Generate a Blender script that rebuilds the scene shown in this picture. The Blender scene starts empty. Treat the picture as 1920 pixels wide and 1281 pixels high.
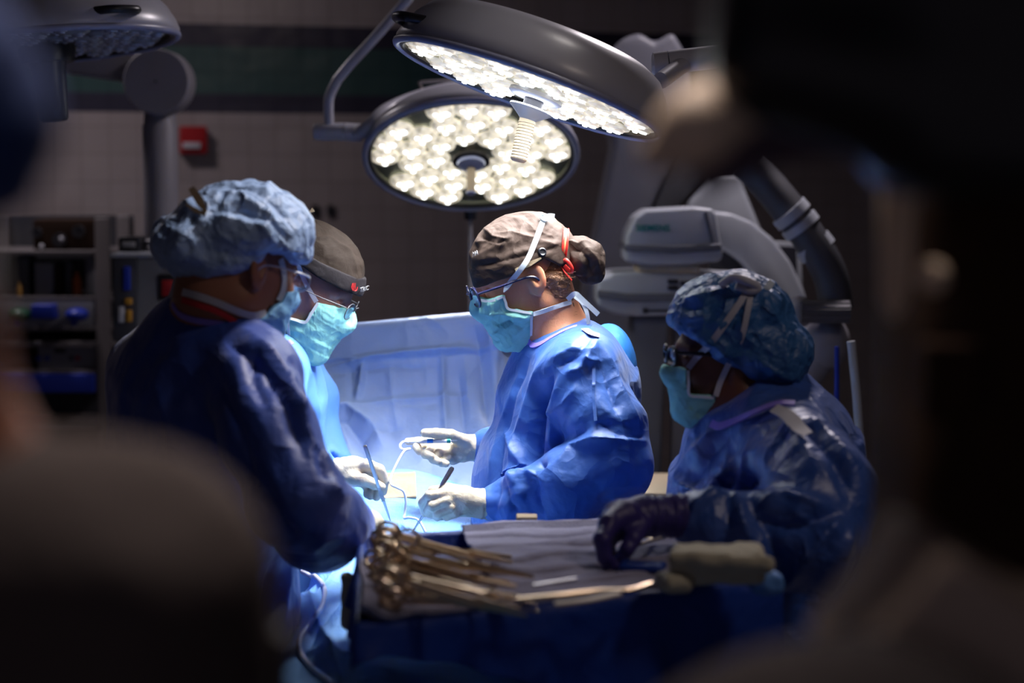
import bpy, bmesh, math, random
import numpy as np
from mathutils import Vector, Matrix

# ------------------------------------------------------------------ camera, world, light, exposure
S = bpy.context.scene
COL = S.collection
FOC = 70.0
FPX = 1920 * FOC / 36.0
PITCH = math.radians(4.75)
CZ = 1.75
cd = bpy.data.cameras.new('camera'); cam = bpy.data.objects.new('camera', cd); COL.objects.link(cam)
cam.location = (0, 0, CZ); cam.rotation_euler = (math.pi / 2 - PITCH, 0, 0)
cd.lens = FOC; cd.sensor_width = 36; cd.clip_start = 0.05; cd.clip_end = 60
cd.dof.use_dof = True; cd.dof.focus_distance = 3.98; cd.dof.aperture_fstop = 2.2; cd.dof.aperture_blades = 0
S.camera = cam
w = bpy.data.worlds.new('dim_room'); S.world = w; w.use_nodes = True
w.node_tree.nodes['Background'].inputs[0].default_value = (0.66, 0.58, 0.70, 1)
w.node_tree.nodes['Background'].inputs[1].default_value = 0.115
S.view_settings.view_transform = 'Standard'; S.view_settings.look = 'None'
S.view_settings.gamma = 1.0; S.view_settings.exposure = 0.0; S.view_settings.use_curve_mapping = False
S.cycles.max_bounces = 6; S.cycles.sample_clamp_indirect = 6.0
S.cycles.use_denoising = True

def fill_light(name, loc, target, size, power, color, spread=math.pi):
    l = bpy.data.lights.new(name, 'AREA'); l.shape = 'DISK'; l.size = size; l.energy = power; l.color = color; l.spread = spread
    o = bpy.data.objects.new(name, l); COL.objects.link(o); o.location = loc
    o.rotation_euler = (Vector(target) - Vector(loc)).to_track_quat('-Z', 'Y').to_euler()
    return o
# unseen fill lights added under the ceiling to lift the dim room
fill_light('added_fill_light', (0.9, 5.6, 3.12), (0.3, 4.4, 1.0), 0.35, 26, (0.95, 0.85, 0.9), math.radians(150))
fill_light('added_fill_light', (-1.9, 6.4, 3.12), (-1.6, 6.6, 1.0), 0.35, 15, (0.95, 0.85, 0.9), math.radians(160))
fill_light('added_fill_light', (1.6, 2.2, 3.12), (0.5, 3.2, 1.1), 0.35, 3.5, (1.0, 0.82, 0.72), math.radians(120))

fill_light('added_fill_light', (0.0, 1.75, 3.12), (-.02, 1.1, 1.6), 0.3, 3.8, (1.0, 0.84, 0.76), math.radians(75))  # added to brighten the foreground jacket and the beige device end
fill_light('added_fill_light', (0.65, 3.65, 3.12), (-.42, 3.3, 1.6), 0.3, 1.5, (1.0, 0.92, 0.88), math.radians(34))  # narrow light added for the left surgeon's cap and shoulder

cp, sp = math.cos(PITCH), math.sin(PITCH)
def ray(px, py):
    u = (px - 960) / FPX; v = -(py - 640.5) / FPX
    return np.array([u, cp + v * sp, -sp + v * cp])
def P(px, py, Y):
    d = ray(px, py); t = Y / d[1]
    return np.array([d[0] * t, Y, CZ + d[2] * t])
TZ = -.010
def PZ(px, py, z):
    z = z + TZ if z > 1.09 else z
    d = ray(px, py); t = (z - CZ) / d[2]
    return np.array([d[0] * t, d[1] * t, z])
def project(V):
    y = V[:, 1]; z = V[:, 2] - CZ
    dep = y * cp - z * sp; up = y * sp + z * cp
    return np.stack([960 + FPX * V[:, 0] / dep, 640.5 - FPX * up / dep], 1)

# ------------------------------------------------------------------ materials
MATS = {}
def mat(name, col, rough=0.6, metal=0.0, bump=None, spec=0.4, emit=None, trans=0.0, var=None, sss=0.0, sheen=0.0, alpha=None, weave=None, tl=0.0):
    m = bpy.data.materials.new(name); m.use_nodes = True; nt = m.node_tree; N = nt.nodes; L = nt.links
    b = N['Principled BSDF']
    b.inputs['Base Color'].default_value = (*col, 1); b.inputs['Roughness'].default_value = rough
    b.inputs['Metallic'].default_value = metal; b.inputs['Specular IOR Level'].default_value = spec
    b.inputs['Transmission Weight'].default_value = trans
    if sheen: b.inputs['Sheen Weight'].default_value = sheen
    if sss:
        b.inputs['Subsurface Weight'].default_value = sss; b.inputs['Subsurface Scale'].default_value = 0.02
        b.inputs['Subsurface Radius'].default_value = (1.0, 0.25, 0.12)
    if emit:
        b.inputs['Emission Color'].default_value = (*emit[0], 1); b.inputs['Emission Strength'].default_value = emit[1]
    tc = N.new('ShaderNodeTexCoord')
    if var is not None or True:
        amt, sc = var if var else (0.08, 9.0)
        n = N.new('ShaderNodeTexNoise'); n.inputs['Scale'].default_value = sc; n.inputs['Detail'].default_value = 4
        L.new(tc.outputs['Object'], n.inputs['Vector'])
        r = N.new('ShaderNodeMapRange'); r.inputs[3].default_value = 1 - amt; r.inputs[4].default_value = 1 + amt
        L.new(n.outputs['Fac'], r.inputs[0])
        mx = N.new('ShaderNodeVectorMath'); mx.operation = 'SCALE'; mx.inputs[0].default_value = col
        L.new(r.outputs[0], mx.inputs['Scale']); L.new(mx.outputs[0], b.inputs['Base Color'])
    last = None
    for bp in (bump or []):
        kind, sc, dist = bp
        if kind == 'noise':
            t = N.new('ShaderNodeTexNoise'); t.inputs['Scale'].default_value = sc; t.inputs['Detail'].default_value = 5; t.inputs['Distortion'].default_value = 0.6
            out = t.outputs['Fac']
        elif kind == 'crease':
            t0 = N.new('ShaderNodeTexNoise'); t0.inputs['Scale'].default_value = sc * 0.6
            L.new(tc.outputs['Object'], t0.inputs['Vector'])
            ad = N.new('ShaderNodeVectorMath'); ad.operation = 'MULTIPLY_ADD'
            L.new(t0.outputs['Color'], ad.inputs[0]); ad.inputs[1].default_value = (1.6 / sc,) * 3; L.new(tc.outputs['Object'], ad.inputs[2])
            t = N.new('ShaderNodeTexVoronoi'); t.inputs['Scale'].default_value = sc
            L.new(ad.outputs[0], t.inputs['Vector']); out = t.outputs['Distance']
        elif kind == 'weave':
            t = N.new('ShaderNodeTexVoronoi'); t.inputs['Scale'].default_value = sc; t.inputs['Randomness'].default_value = 0.2
            out = t.outputs['Distance']
        elif kind == 'wave':
            t = N.new('ShaderNodeTexWave'); t.inputs['Scale'].default_value = sc; t.inputs['Distortion'].default_value = 1.5; t.bands_direction = 'Z'
            out = t.outputs['Fac']
        elif kind == 'ridge':
            t = N.new('ShaderNodeTexNoise'); t.inputs['Scale'].default_value = sc; t.inputs['Detail'].default_value = 2.5; t.inputs['Distortion'].default_value = 0.35
            s1 = N.new('ShaderNodeMath'); s1.operation = 'SUBTRACT'; s1.inputs[1].default_value = .5; L.new(t.outputs['Fac'], s1.inputs[0])
            s2 = N.new('ShaderNodeMath'); s2.operation = 'ABSOLUTE'; L.new(s1.outputs[0], s2.inputs[0])
            s3 = N.new('ShaderNodeMapRange'); s3.inputs[1].default_value = 0; s3.inputs[2].default_value = .14; s3.inputs[3].default_value = 1; s3.inputs[4].default_value = 0; L.new(s2.outputs[0], s3.inputs[0])
            out = s3.outputs[0]
        if kind != 'crease': L.new(tc.outputs['Object'], t.inputs['Vector'])
        bu = N.new('ShaderNodeBump'); bu.inputs['Strength'].default_value = 1.0; bu.inputs['Distance'].default_value = dist
        L.new(out, bu.inputs['Height'])
        if last: L.new(last, bu.inputs['Normal'])
        last = bu.outputs['Normal']
    if last: L.new(last, b.inputs['Normal'])
    if tl:
        td = N.new('ShaderNodeBsdfTranslucent'); td.inputs[0].default_value = (*col, 1)
        ms = N.new('ShaderNodeMixShader'); ms.inputs[0].default_value = tl
        L.new(b.outputs[0], ms.inputs[1]); L.new(td.outputs[0], ms.inputs[2]); L.new(ms.outputs[0], N['Material Output'].inputs[0])
    MATS[name] = m
    return m

def glass_mat(name, tint=(0.9, 0.93, 1.0), gl=0.12, rough=0.05):
    m = bpy.data.materials.new(name); m.use_nodes = True; nt = m.node_tree; N = nt.nodes; L = nt.links
    N.remove(N['Principled BSDF'])
    a = N.new('ShaderNodeBsdfTransparent'); a.inputs[0].default_value = (*tint, 1)
    g = N.new('ShaderNodeBsdfGlossy'); g.inputs['Roughness'].default_value = rough
    ms = N.new('ShaderNodeMixShader'); ms.inputs[0].default_value = gl
    L.new(a.outputs[0], ms.inputs[1]); L.new(g.outputs[0], ms.inputs[2]); L.new(ms.outputs[0], N['Material Output'].inputs[0])
    return m

GF = [('ridge', 6, 0.004), ('ridge', 17, 0.0012), ('noise', 7, 0.006)]
M = dict(
 gown=mat('blue_gown_fabric', (0.028, 0.110, 0.42), 0.52, bump=GF, spec=0.5, sheen=0.12),
 gownA=mat('blue_gown_fabric_worn', (0.018, 0.062, 0.36), 0.5, bump=[('ridge', 7, 0.004), ('noise', 9, 0.010)], spec=0.7, sheen=0.2),
 gownC=mat('light_blue_gown_fabric', (0.10, 0.25, 0.62), 0.6, bump=[('ridge', 6, .003), ('noise', 7, .004)], spec=0.3),
 gownD=mat('blue_gown_fabric_loose', (0.020, 0.075, 0.34), 0.45, bump=[('ridge', 6, 0.008), ('ridge', 16, 0.002), ('noise', 8, 0.006)], spec=0.7, sheen=0.12),
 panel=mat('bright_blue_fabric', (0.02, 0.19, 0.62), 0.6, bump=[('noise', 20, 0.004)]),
 purple=mat('purple_binding', (0.27, 0.20, 0.70), 0.6, bump=[('noise', 200, 0.001)]),
 tape=mat('grey_tape', (0.5, 0.5, 0.55), 0.5),
 skin=mat('skin', (0.54, 0.235, 0.13), 0.45, sss=0.25, bump=[('noise', 120, 0.0006)], var=(0.1, 20)),
 skinC=mat('skin_rosy', (0.27, 0.125, 0.10), 0.42, sss=0.15, bump=[('noise', 120, 0.0006)], var=(0.1, 20)),
 skinA=mat('skin_tan', (0.30, 0.125, 0.075), 0.5, sss=0.1, bump=[('noise', 120, 0.0006)], var=(0.1, 20)),
 skinD=mat('skin_brown', (0.12, 0.045, 0.03), 0.45, sss=0.08, bump=[('noise', 120, 0.0006)], var=(0.1, 20)),
 hair=mat('brown_hair', (0.19, 0.085, 0.04), 0.45, bump=[('noise', 160, 0.006)], var=(0.5, 60)),
 scrubs=mat('dark_blue_scrubs', (0.02, 0.04, 0.12), 0.8, bump=[('noise', 12, .01)]),
 beard=mat('dark_hair', (0.03, 0.018, 0.014), 0.6, bump=[('noise', 300, 0.003)], var=(0.5, 80)),
 cap=mat('brown_cap_cotton', (0.046, 0.028, 0.021), 0.75, bump=[('noise', 10, 0.008), ('ridge', 12, 0.0025), ('weave', 900, 0.0001)], spec=0.2),
 capC=mat('dark_brown_cap_cotton', (0.019, 0.011, 0.007), 0.8, bump=[('noise', 12, 0.008), ('weave', 900, 0.0001)], spec=0.2),
 capband=mat('black_cap_band', (0.012, 0.009, 0.011), 0.8, bump=[('noise', 30, 0.003)], spec=0.2),
 bouf=mat('blue_bouffant_fabric', (0.30, 0.43, 0.70), 0.5, bump=[('ridge', 11, 0.006), ('ridge', 26, 0.002), ('noise', 24, 0.005)], spec=0.5, var=(0.35, 9)),
 boufD=mat('deep_blue_bouffant_fabric', (0.025, 0.105, 0.30), 0.5, bump=[('ridge', 11, 0.006), ('ridge', 26, 0.002), ('noise', 20, 0.005)], spec=0.5, var=(0.3, 9)),
 mask=mat('teal_mask_fabric', (0.27, 0.62, 0.58), 0.6, bump=[('ridge', 18, 0.003), ('noise', 26, 0.003), ('weave', 900, 0.0004)], spec=0.3, tl=0.15),
 maskA=mat('pale_blue_mask_fabric', (0.22, 0.48, 0.80), 0.6, bump=[('noise', 26, 0.006)], spec=0.3, tl=0.15),
 tie=mat('white_mask_tie', (0.68, 0.74, 0.78), 0.6, bump=[('weave', 700, 0.0002)], tl=0.15),
 tieD=mat('grey_mask_tie', (0.42, 0.42, 0.50), 0.6, tl=0.1),
 glove=mat('cream_latex', (0.56, 0.48, 0.36), 0.38, bump=[('noise', 40, 0.003), ('noise', 120, 0.0012)], spec=0.5, sss=0.05),
 gloveD=mat('dark_purple_latex', (0.035, 0.025, 0.16), 0.45, bump=[('noise', 30, 0.004)], spec=0.4),
 black=mat('black_plastic', (0.012, 0.012, 0.016), 0.35),
 frame=mat('dark_blue_frame', (0.02, 0.02, 0.06), 0.25),
 red=mat('red_cord', (0.75, 0.03, 0.02), 0.5), orange=mat('orange_cord', (0.75, 0.25, 0.10), 0.6),
 redfab=mat('red_undershirt', (0.45, 0.02, 0.03), 0.8),
 white=mat('white_lettering', (0.28, 0.27, 0.27), 0.6), redtxt=mat('red_lettering', (0.6, 0.02, 0.02), 0.6),
 teal=mat('teal_lettering', (0.0, 0.22, 0.20), 0.5),
 steel=mat('surgical_steel', (0.42, 0.40, 0.42), 0.30, metal=1.0), gold=mat('warm_steel', (0.66, 0.50, 0.34), 0.36, metal=1.0),
 lampgrey=mat('grey_lamp_enamel', (0.32, 0.32, 0.37), 0.32, spec=0.5), lampdark=mat('dark_lamp_enamel', (0.06, 0.05, 0.055), 0.38),
 lamprim=mat('blue_grey_rim', (0.22, 0.23, 0.33), 0.35),
 reflector=mat('lamp_face', (0.30, 0.33, 0.28), 0.25, metal=0.6),
 led=mat('led_lens', (0.9, 0.85, 0.75), 0.3, emit=((1.0, 0.88, 0.70), 0.52)),
 ledcore=mat('led_core', (1, 1, 1), 0.3, emit=((0.93, 1.0, 0.97), 5.0)),
 ledoff=mat('unlit_led_lens', (0.30, 0.31, 0.36), 0.15, spec=0.8),
 beige=mat('beige_plastic', (0.55, 0.45, 0.32), 0.5), tan=mat('tan_pad', (0.36, 0.27, 0.17), 0.85, bump=[('noise', 60, 0.002)]),
 wall=None,
 boom=mat('grey_boom_enamel', (0.21, 0.20, 0.23), 0.5), boomd=mat('dark_grey_boom', (0.05, 0.05, 0.06), 0.5),
 carm=mat('light_grey_shell', (0.36, 0.38, 0.43), 0.4), carmd=mat('mid_grey_shell', (0.11, 0.115, 0.14), 0.5),
 alarm=mat('red_alarm_plastic', (0.33, 0.008, 0.012), 0.4), grey=mat('grey_plastic', (0.20, 0.20, 0.22), 0.5),
 navy=mat('navy_cover_fabric', (0.006, 0.040, 0.28), 0.55, bump=[('noise', 6, 0.02), ('crease', 9, 0.006)], spec=0.35),
 towel=mat('lavender_grey_towel', (0.30, 0.29, 0.40), 0.95, bump=[('noise', 260, 0.0015), ('noise', 20, 0.004)], spec=0.1),
 gauze=mat('cream_gauze', (0.46, 0.43, 0.34), 0.95, bump=[('weave', 260, 0.0015), ('noise', 30, 0.004)], spec=0.1),
 drape=mat('light_blue_drape', (0.36, 0.48, 0.80), 0.5, bump=[('ridge', 5, 0.006), ('noise', 6, 0.010), ('noise', 30, 0.002)], spec=0.4, tl=0.12),
 drapeh=mat('blue_drape_fabric', (0.18, 0.40, 0.80), 0.6, bump=[('noise', 12, 0.010), ('weave', 330, 0.0012)], spec=0.35),
 jacket=mat('dark_grey_brown_cloth', (0.085, 0.068, 0.066), 0.85, bump=[('noise', 9, 0.01)], spec=0.15),
 capE=mat('blue_cap_cloth', (0.03, 0.07, 0.26), 0.85), cable=mat('white_cable', (0.78, 0.80, 0.82), 0.45),
 tube=mat('clear_white_tube', (0.55, 0.56, 0.66), 0.3), bluep=mat('blue_plastic', (0.01, 0.03, 0.33), 0.4), greenp=mat('green_plastic', (0.01, 0.06, 0.03), 0.4),
 orangep=mat('orange_plastic', (0.35, 0.07, 0.01), 0.4), yellow=mat('yellow_plastic', (0.45, 0.22, 0.02), 0.5),
 shelf=mat('grey_shelf_metal', (0.13, 0.115, 0.12), 0.5), brown=mat('brown_wood', (0.035, 0.02, 0.014), 0.9, bump=[('wave', 3, 0.002)], spec=0.1),
 cream=mat('cream_vinyl', (0.85, 0.68, 0.52), 0.5), purpled=mat('dusky_purple_cloth', (0.10, 0.075, 0.12), 0.85),
 deadscr=mat('dark_screen', (0.02, 0.02, 0.03), 0.15), corrug=mat('grey_corrugated_hose', (0.09, 0.085, 0.10), 0.6, bump=[('wave', 30, 0.006)]),
)
M['darkcloth'] = mat('dark_cover_cloth', (.032, .027, .029), .9, bump=[('noise', 9, .01)], spec=.1)
M['standcloth'] = mat('pale_stand_cover', (.50, .40, .33), .8, bump=[('noise', 9, .01)], spec=.1)
def mottled_emission(m, lo, hi, sc):
    nt = m.node_tree; N = nt.nodes; L = nt.links; t = N.new('ShaderNodeTexNoise'); t.inputs['Scale'].default_value = sc; t.inputs['Detail'].default_value = 1.5; t.inputs['Distortion'].default_value = .8
    tc = N.new('ShaderNodeTexCoord'); L.new(tc.outputs['Object'], t.inputs['Vector']); r = N.new('ShaderNodeMapRange'); r.inputs[1].default_value = .35; r.inputs[2].default_value = .66; r.inputs[3].default_value = lo; r.inputs[4].default_value = hi
    L.new(t.outputs['Fac'], r.inputs[0]); L.new(r.outputs[0], N['Principled BSDF'].inputs['Emission Strength'])
mottled_emission(M['led'], .30, 1.0, 48)
LENS = glass_mat('spectacle_glass', (0.80, 0.86, 1.0), 0.22, 0.04)
COVER = glass_mat('lamp_cover_glass', (0.97, 0.98, 0.97), 0.05, 0.03)
CUPB = glass_mat('cabinet_glass', (0.7, 0.7, 0.75), 0.10, 0.05)

# ------------------------------------------------------------------ object creation
ORG = {}
def root(name, loc, label=None, cat=None, group=None, kind=None):
    o = bpy.data.objects.new(name, None); COL.objects.link(o); o.location = loc; o.empty_display_size = 0.05
    ORG[o.name] = np.array(loc, float); tag(o, label, cat, group, kind); return o
def tag(o, label=None, cat=None, group=None, kind=None):
    if label: o['label'] = label
    if cat: o['category'] = cat
    if group: o['group'] = group
    if kind: o['kind'] = kind
    return o
def org(parent):
    return ORG[parent.name] if parent is not None else np.zeros(3)
def mk(name, V, F, m, parent=None, smooth=True, origin=None, mats=None, midx=None):
    V = np.asarray(V, float)
    c = V.mean(0) if origin is None else np.asarray(origin, float)
    me = bpy.data.meshes.new(name)
    if isinstance(F, np.ndarray):
        n = len(F); k = F.shape[1]
        me.vertices.add(len(V)); me.vertices.foreach_set('co', (V - c).astype(np.float32).ravel())
        me.loops.add(n * k); me.loops.foreach_set('vertex_index', F.astype(np.int32).ravel())
        me.polygons.add(n); me.polygons.foreach_set('loop_start', np.arange(0, n * k, k, dtype=np.int32))
        try: me.polygons.foreach_set('loop_total', np.full(n, k, dtype=np.int32))
        except Exception: pass
        me.update(calc_edges=True); me.validate()
    else:
        me.from_pydata([tuple(v) for v in (V - c)], [], F); me.update()
    me.polygons.foreach_set('use_smooth', [smooth] * len(me.polygons))
    for mm in (mats or [m]): me.materials.append(mm)
    if midx is not None: me.polygons.foreach_set('material_index', midx)
    o = bpy.data.objects.new(name, me); COL.objects.link(o)
    o.parent = parent; o.location = c - org(parent); ORG[o.name] = c
    return o
class MB:
    def __init__(s): s.V = []; s.F = []
    def add(s, V, F):
        b = len(s.V); s.V += [tuple(map(float, v)) for v in V]; s.F += [tuple(i + b for i in f) for f in F]; return s
    def box(s, c, size, R=None, bev=0.0):
        bm = bmesh.new(); bmesh.ops.create_cube(bm, size=1)
        for v in bm.verts: v.co = Vector((v.co.x * size[0], v.co.y * size[1], v.co.z * size[2]))
        if bev: bmesh.ops.bevel(bm, geom=bm.edges[:] , offset=bev, segments=3, affect='EDGES', profile=0.5)
        R = np.eye(3) if R is None else np.asarray(R)
        V = np.array([v.co[:] for v in bm.verts]) @ R.T + np.asarray(c); F = [tuple(v.index for v in f.verts) for f in bm.faces]
        bm.free(); return s.add(V, F)
    def tube(s, pts, r, n=12, cap=True, closed=False):
        pts = np.asarray(pts, float); m = len(pts); r = np.broadcast_to(np.asarray(r, float), (m,))
        T = np.gradient(pts, axis=0) if not closed else np.roll(pts, -1, 0) - np.roll(pts, 1, 0)
        T /= np.linalg.norm(T, axis=1)[:, None] + 1e-9
        a = np.array([0, 0, 1.0]) if abs(T[0][2]) < .9 else np.array([0, 1.0, 0])
        V = []; u = np.cross(T[0], a); u /= np.linalg.norm(u)
        for i in range(m):
            u = u - T[i] * u.dot(T[i]); u /= np.linalg.norm(u) + 1e-9; v = np.cross(T[i], u)
            for k in range(n):
                t = 2 * math.pi * k / n; V.append(pts[i] + r[i] * (math.cos(t) * u + math.sin(t) * v))
        F = []
        for i in range(m if closed else m - 1):
            j = (i + 1) % m
            for k in range(n): F.append((i * n + k, i * n + (k + 1) % n, j * n + (k + 1) % n, j * n + k))
        if cap and not closed: F += [tuple(range(n))[::-1], tuple((m - 1) * n + k for k in range(n))]
        return s.add(V, F)
    def lathe(s, prof, c, axis, n=64, cap=True):
        ax = np.asarray(axis, float); ax /= np.linalg.norm(ax)
        a = np.array([0, 0, 1.0]) if abs(ax[2]) < .9 else np.array([1.0, 0, 0])
        u = np.cross(ax, a); u /= np.linalg.norm(u); v = np.cross(ax, u); V = []; F = []
        for r, h in prof:
            for k in range(n):
                t = 2 * math.pi * k / n; V.append(np.asarray(c) + ax * h + max(r, 1e-5) * (math.cos(t) * u + math.sin(t) * v))
        for i in range(len(prof) - 1):
            for k in range(n): F.append((i * n + k, (i + 1) * n + k, (i + 1) * n + (k + 1) % n, i * n + (k + 1) % n))
        if cap: F += [tuple(range(n)), tuple((len(prof) - 1) * n + k for k in range(n))[::-1]]
        return s.add(V, F)
    def ball(s, c, r, R=None, n=16):
        r = np.broadcast_to(np.asarray(r, float), (3,)); R = np.eye(3) if R is None else np.asarray(R); V = []; F = []
        for i in range(n + 1):
            ph = math.pi * i / n
            for k in range(2 * n):
                t = math.pi * k / n; V.append(np.asarray(c) + R @ (np.array([math.sin(ph) * math.cos(t), math.sin(ph) * math.sin(t), math.cos(ph)]) * r))
        for i in range(n):
            for k in range(2 * n): F.append((i * 2 * n + k, (i + 1) * 2 * n + k, (i + 1) * 2 * n + (k + 1) % (2 * n), i * 2 * n + (k + 1) % (2 * n)))
        return s.add(V, F)
    def prism(s, poly, c, ax, ay, depth, bev=0.0):
        """outline poly (x, y) in the plane ax, ay at c, extruded by depth along ax x ay (centred)"""
        ax = np.asarray(ax, float); ay = np.asarray(ay, float); az = np.cross(ax, ay)
        bm = bmesh.new(); vs = [bm.verts.new((x, y, -depth / 2)) for x, y in poly]; f = bm.faces.new(vs)
        g = bmesh.ops.extrude_face_region(bm, geom=[f]); vv = [e for e in g['geom'] if isinstance(e, bmesh.types.BMVert)]
        for v in vv: v.co.z += depth
        bmesh.ops.recalc_face_normals(bm, faces=bm.faces[:])
        if bev: bmesh.ops.bevel(bm, geom=bm.edges[:], offset=bev, segments=3, affect='EDGES', profile=0.5, clamp_overlap=True)
        bm.verts.ensure_lookup_table(); bm.verts.index_update()
        V = [np.asarray(c) + v.co.x * ax + v.co.y * ay + v.co.z * az for v in bm.verts]
        F = [tuple(v.index for v in f.verts) for f in bm.faces]; bm.free(); return s.add(V, F)
    def build(s, name, m, parent=None, smooth=True, origin=None):
        o = mk(name, s.V, s.F, m, parent, smooth, origin)
        if smooth:
            bm = bmesh.new(); bm.from_mesh(o.data)
            for e in bm.edges:
                if len(e.link_faces) == 2 and e.calc_face_angle(0) > math.radians(38): e.smooth = False
            bm.to_mesh(o.data); bm.free()
        return o
def spline(pts, n=8):
    pts = np.asarray(pts, float); Q = np.vstack([2 * pts[0] - pts[1], pts, 2 * pts[-1] - pts[-2]]); out = []
    for i in range(len(pts) - 1):
        p0, p1, p2, p3 = Q[i:i + 4]
        for k in range(n):
            t = k / n; out.append(.5 * ((2 * p1) + (-p0 + p2) * t + (2 * p0 - 5 * p1 + 4 * p2 - p3) * t * t + (-p0 + 3 * p1 - 3 * p2 + p3) * t ** 3))
    out.append(pts[-1]); return np.array(out)
def nrm(v): v = np.asarray(v, float); return v / (np.linalg.norm(v) + 1e-12)
def ribbon(name, pts, width, m, parent, thick=0.0012, normals=None, n=6):
    pts = spline(pts, n); N = None
    if normals is not None: N = spline(normals, n)
    T = np.gradient(pts, axis=0); V = []; F = []; wv = np.broadcast_to(np.asarray(width, float), (len(pts),)) if np.ndim(width) == 0 else np.interp(np.linspace(0, 1, len(pts)), np.linspace(0, 1, len(width)), width)
    for i, p in enumerate(pts):
        nn = nrm(N[i]) if N is not None else nrm(np.array([0, 0, CZ]) - p)
        t = nrm(T[i]); b = nrm(np.cross(t, nn)); nn = np.cross(b, t)
        for a, c in ((-1, -1), (1, -1), (1, 1), (-1, 1)): V.append(p + b * a * wv[i] / 2 + nn * c * thick / 2)
    for i in range(len(pts) - 1):
        for k in range(4): F.append((i * 4 + k, i * 4 + (k + 1) % 4, i * 4 + 4 + (k + 1) % 4, i * 4 + 4 + k))
    F += [(3, 2, 1, 0), tuple(len(V) - 4 + k for k in range(4))]
    mb = MB(); mb.add(V, F); return mb.build(name, m, parent)
def tubeobj(name, pts, r, m, parent=None, n=10, sm=8, closed=False, origin=None):
    mb = MB(); mb.tube(spline(pts, sm) if sm else pts, r, n, closed=closed); return mb.build(name, m, parent, origin=origin)

# ------------------------------------------------------------------ vector noise
def _h(i, j, k, s):
    n = (i.astype(np.int64) * 374761393 + j.astype(np.int64) * 668265263 + k.astype(np.int64) * 1440662683 + s * 974634777) & 0xffffffff
    n = ((n ^ (n >> 13)) * 1274126177) & 0xffffffff
    n = ((n ^ (n >> 16)) * 2246822519) & 0xffffffff
    return ((n ^ (n >> 15)) & 0xffffff) / float(0xffffff)
def vnoise(Q, s=0):
    f = np.floor(Q); t = Q - f; t = t * t * (3 - 2 * t); i, j, k = f[:, 0], f[:, 1], f[:, 2]; r = 0
    for a in (0, 1):
        for b in (0, 1):
            for c in (0, 1):
                r = r + _h(i + a, j + b, k + c, s) * (t[:, 0] if a else 1 - t[:, 0]) * (t[:, 1] if b else 1 - t[:, 1]) * (t[:, 2] if c else 1 - t[:, 2])
    return r
def worley(Q, s=0):
    f = np.floor(Q); best = np.full(len(Q), 9.0)
    for a in (-1, 0, 1):
        for b in (-1, 0, 1):
            for c in (-1, 0, 1):
                i, j, k = f[:, 0] + a, f[:, 1] + b, f[:, 2] + c
                d = (i + _h(i, j, k, s) - Q[:, 0]) ** 2 + (j + _h(i, j, k, s + 1) - Q[:, 1]) ** 2 + (k + _h(i, j, k, s + 2) - Q[:, 2]) ** 2
                best = np.minimum(best, d)
    return np.sqrt(best)
def crumple(V, sc=8.0, amp=0.01, s=0, stretch=(1, 1, 1)):
    Q = V * sc * np.asarray(stretch); W = np.stack([vnoise(Q * .9, s + 5), vnoise(Q * .9, s + 6), vnoise(Q * .9, s + 7)], 1)
    return amp * ((worley(Q + 1.1 * W, s) - .5) + .4 * (worley(Q * 2.3 + 1.3 * W, s + 9) - .5))
def creases(V, sc=6.0, amp=0.006, s=0, stretch=(1, 1, 1), w=.16):
    Q = V * sc * np.asarray(stretch); W = np.stack([vnoise(Q * .8, s + 5), vnoise(Q * .8, s + 6), vnoise(Q * .8, s + 7)], 1) * 1.4
    r1 = np.clip(1 - np.abs(vnoise(Q + W, s) - .5) / w, 0, 1); r2 = np.clip(1 - np.abs(vnoise(Q * 2.2 + W * 1.5, s + 11) - .5) / w, 0, 1); r3 = np.clip(1 - np.abs(vnoise(Q * 1.3 - W, s + 21) - .5) / w, 0, 1)
    m = .35 + vnoise(Q * .7, s + 31); return amp * m * (r1 * 1.0 + .45 * r2 - .7 * r3)
def soft(V, sc, amp, s=0):
    return amp * ((vnoise(V * sc, s) - .5) + .5 * (vnoise(V * sc * 2.1, s + 1) - .5)) * 2

# ------------------------------------------------------------------ distance-field modelling
def smin(a, b, k):
    if k <= 0: return np.minimum(a, b)
    h = np.maximum(k - np.abs(a - b), 0) / k; return np.minimum(a, b) - h * h * k * .25
def cone(a, b, ra, rb, lat=None, ratio=1.0):
    a = np.asarray(a, float); b = np.asarray(b, float)
    def f(Q):
        q = Q - a; ab = b - a
        if lat is not None:
            l = nrm(lat); q = q - np.outer(q @ l, l) * (1 - 1 / ratio); ab = ab - l * (ab @ l) * (1 - 1 / ratio)
        t = np.clip(q @ ab / (ab @ ab + 1e-12), 0, 1)
        return np.linalg.norm(q - t[:, None] * ab, axis=1) - (ra + (rb - ra) * t)
    return f
def ell(c, r, R=None):
    c = np.asarray(c, float); r = np.broadcast_to(np.asarray(r, float), (3,)); R = None if R is None else np.asarray(R, float)
    def f(Q):
        q = Q - c
        if R is not None: q = q @ R
        k0 = np.linalg.norm(q / r, axis=1); k1 = np.linalg.norm(q / (r * r), axis=1) + 1e-9
        return k0 * (k0 - 1) / k1
    return f
def rbox(c, hs, rad, R=None):
    c = np.asarray(c, float); hs = np.asarray(hs, float) - rad; R = None if R is None else np.asarray(R, float)
    def f(Q):
        q = Q - c
        if R is not None: q = q @ R
        d = np.abs(q) - hs; return np.linalg.norm(np.maximum(d, 0), axis=1) + np.minimum(d.max(1), 0) - rad
    return f
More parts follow.
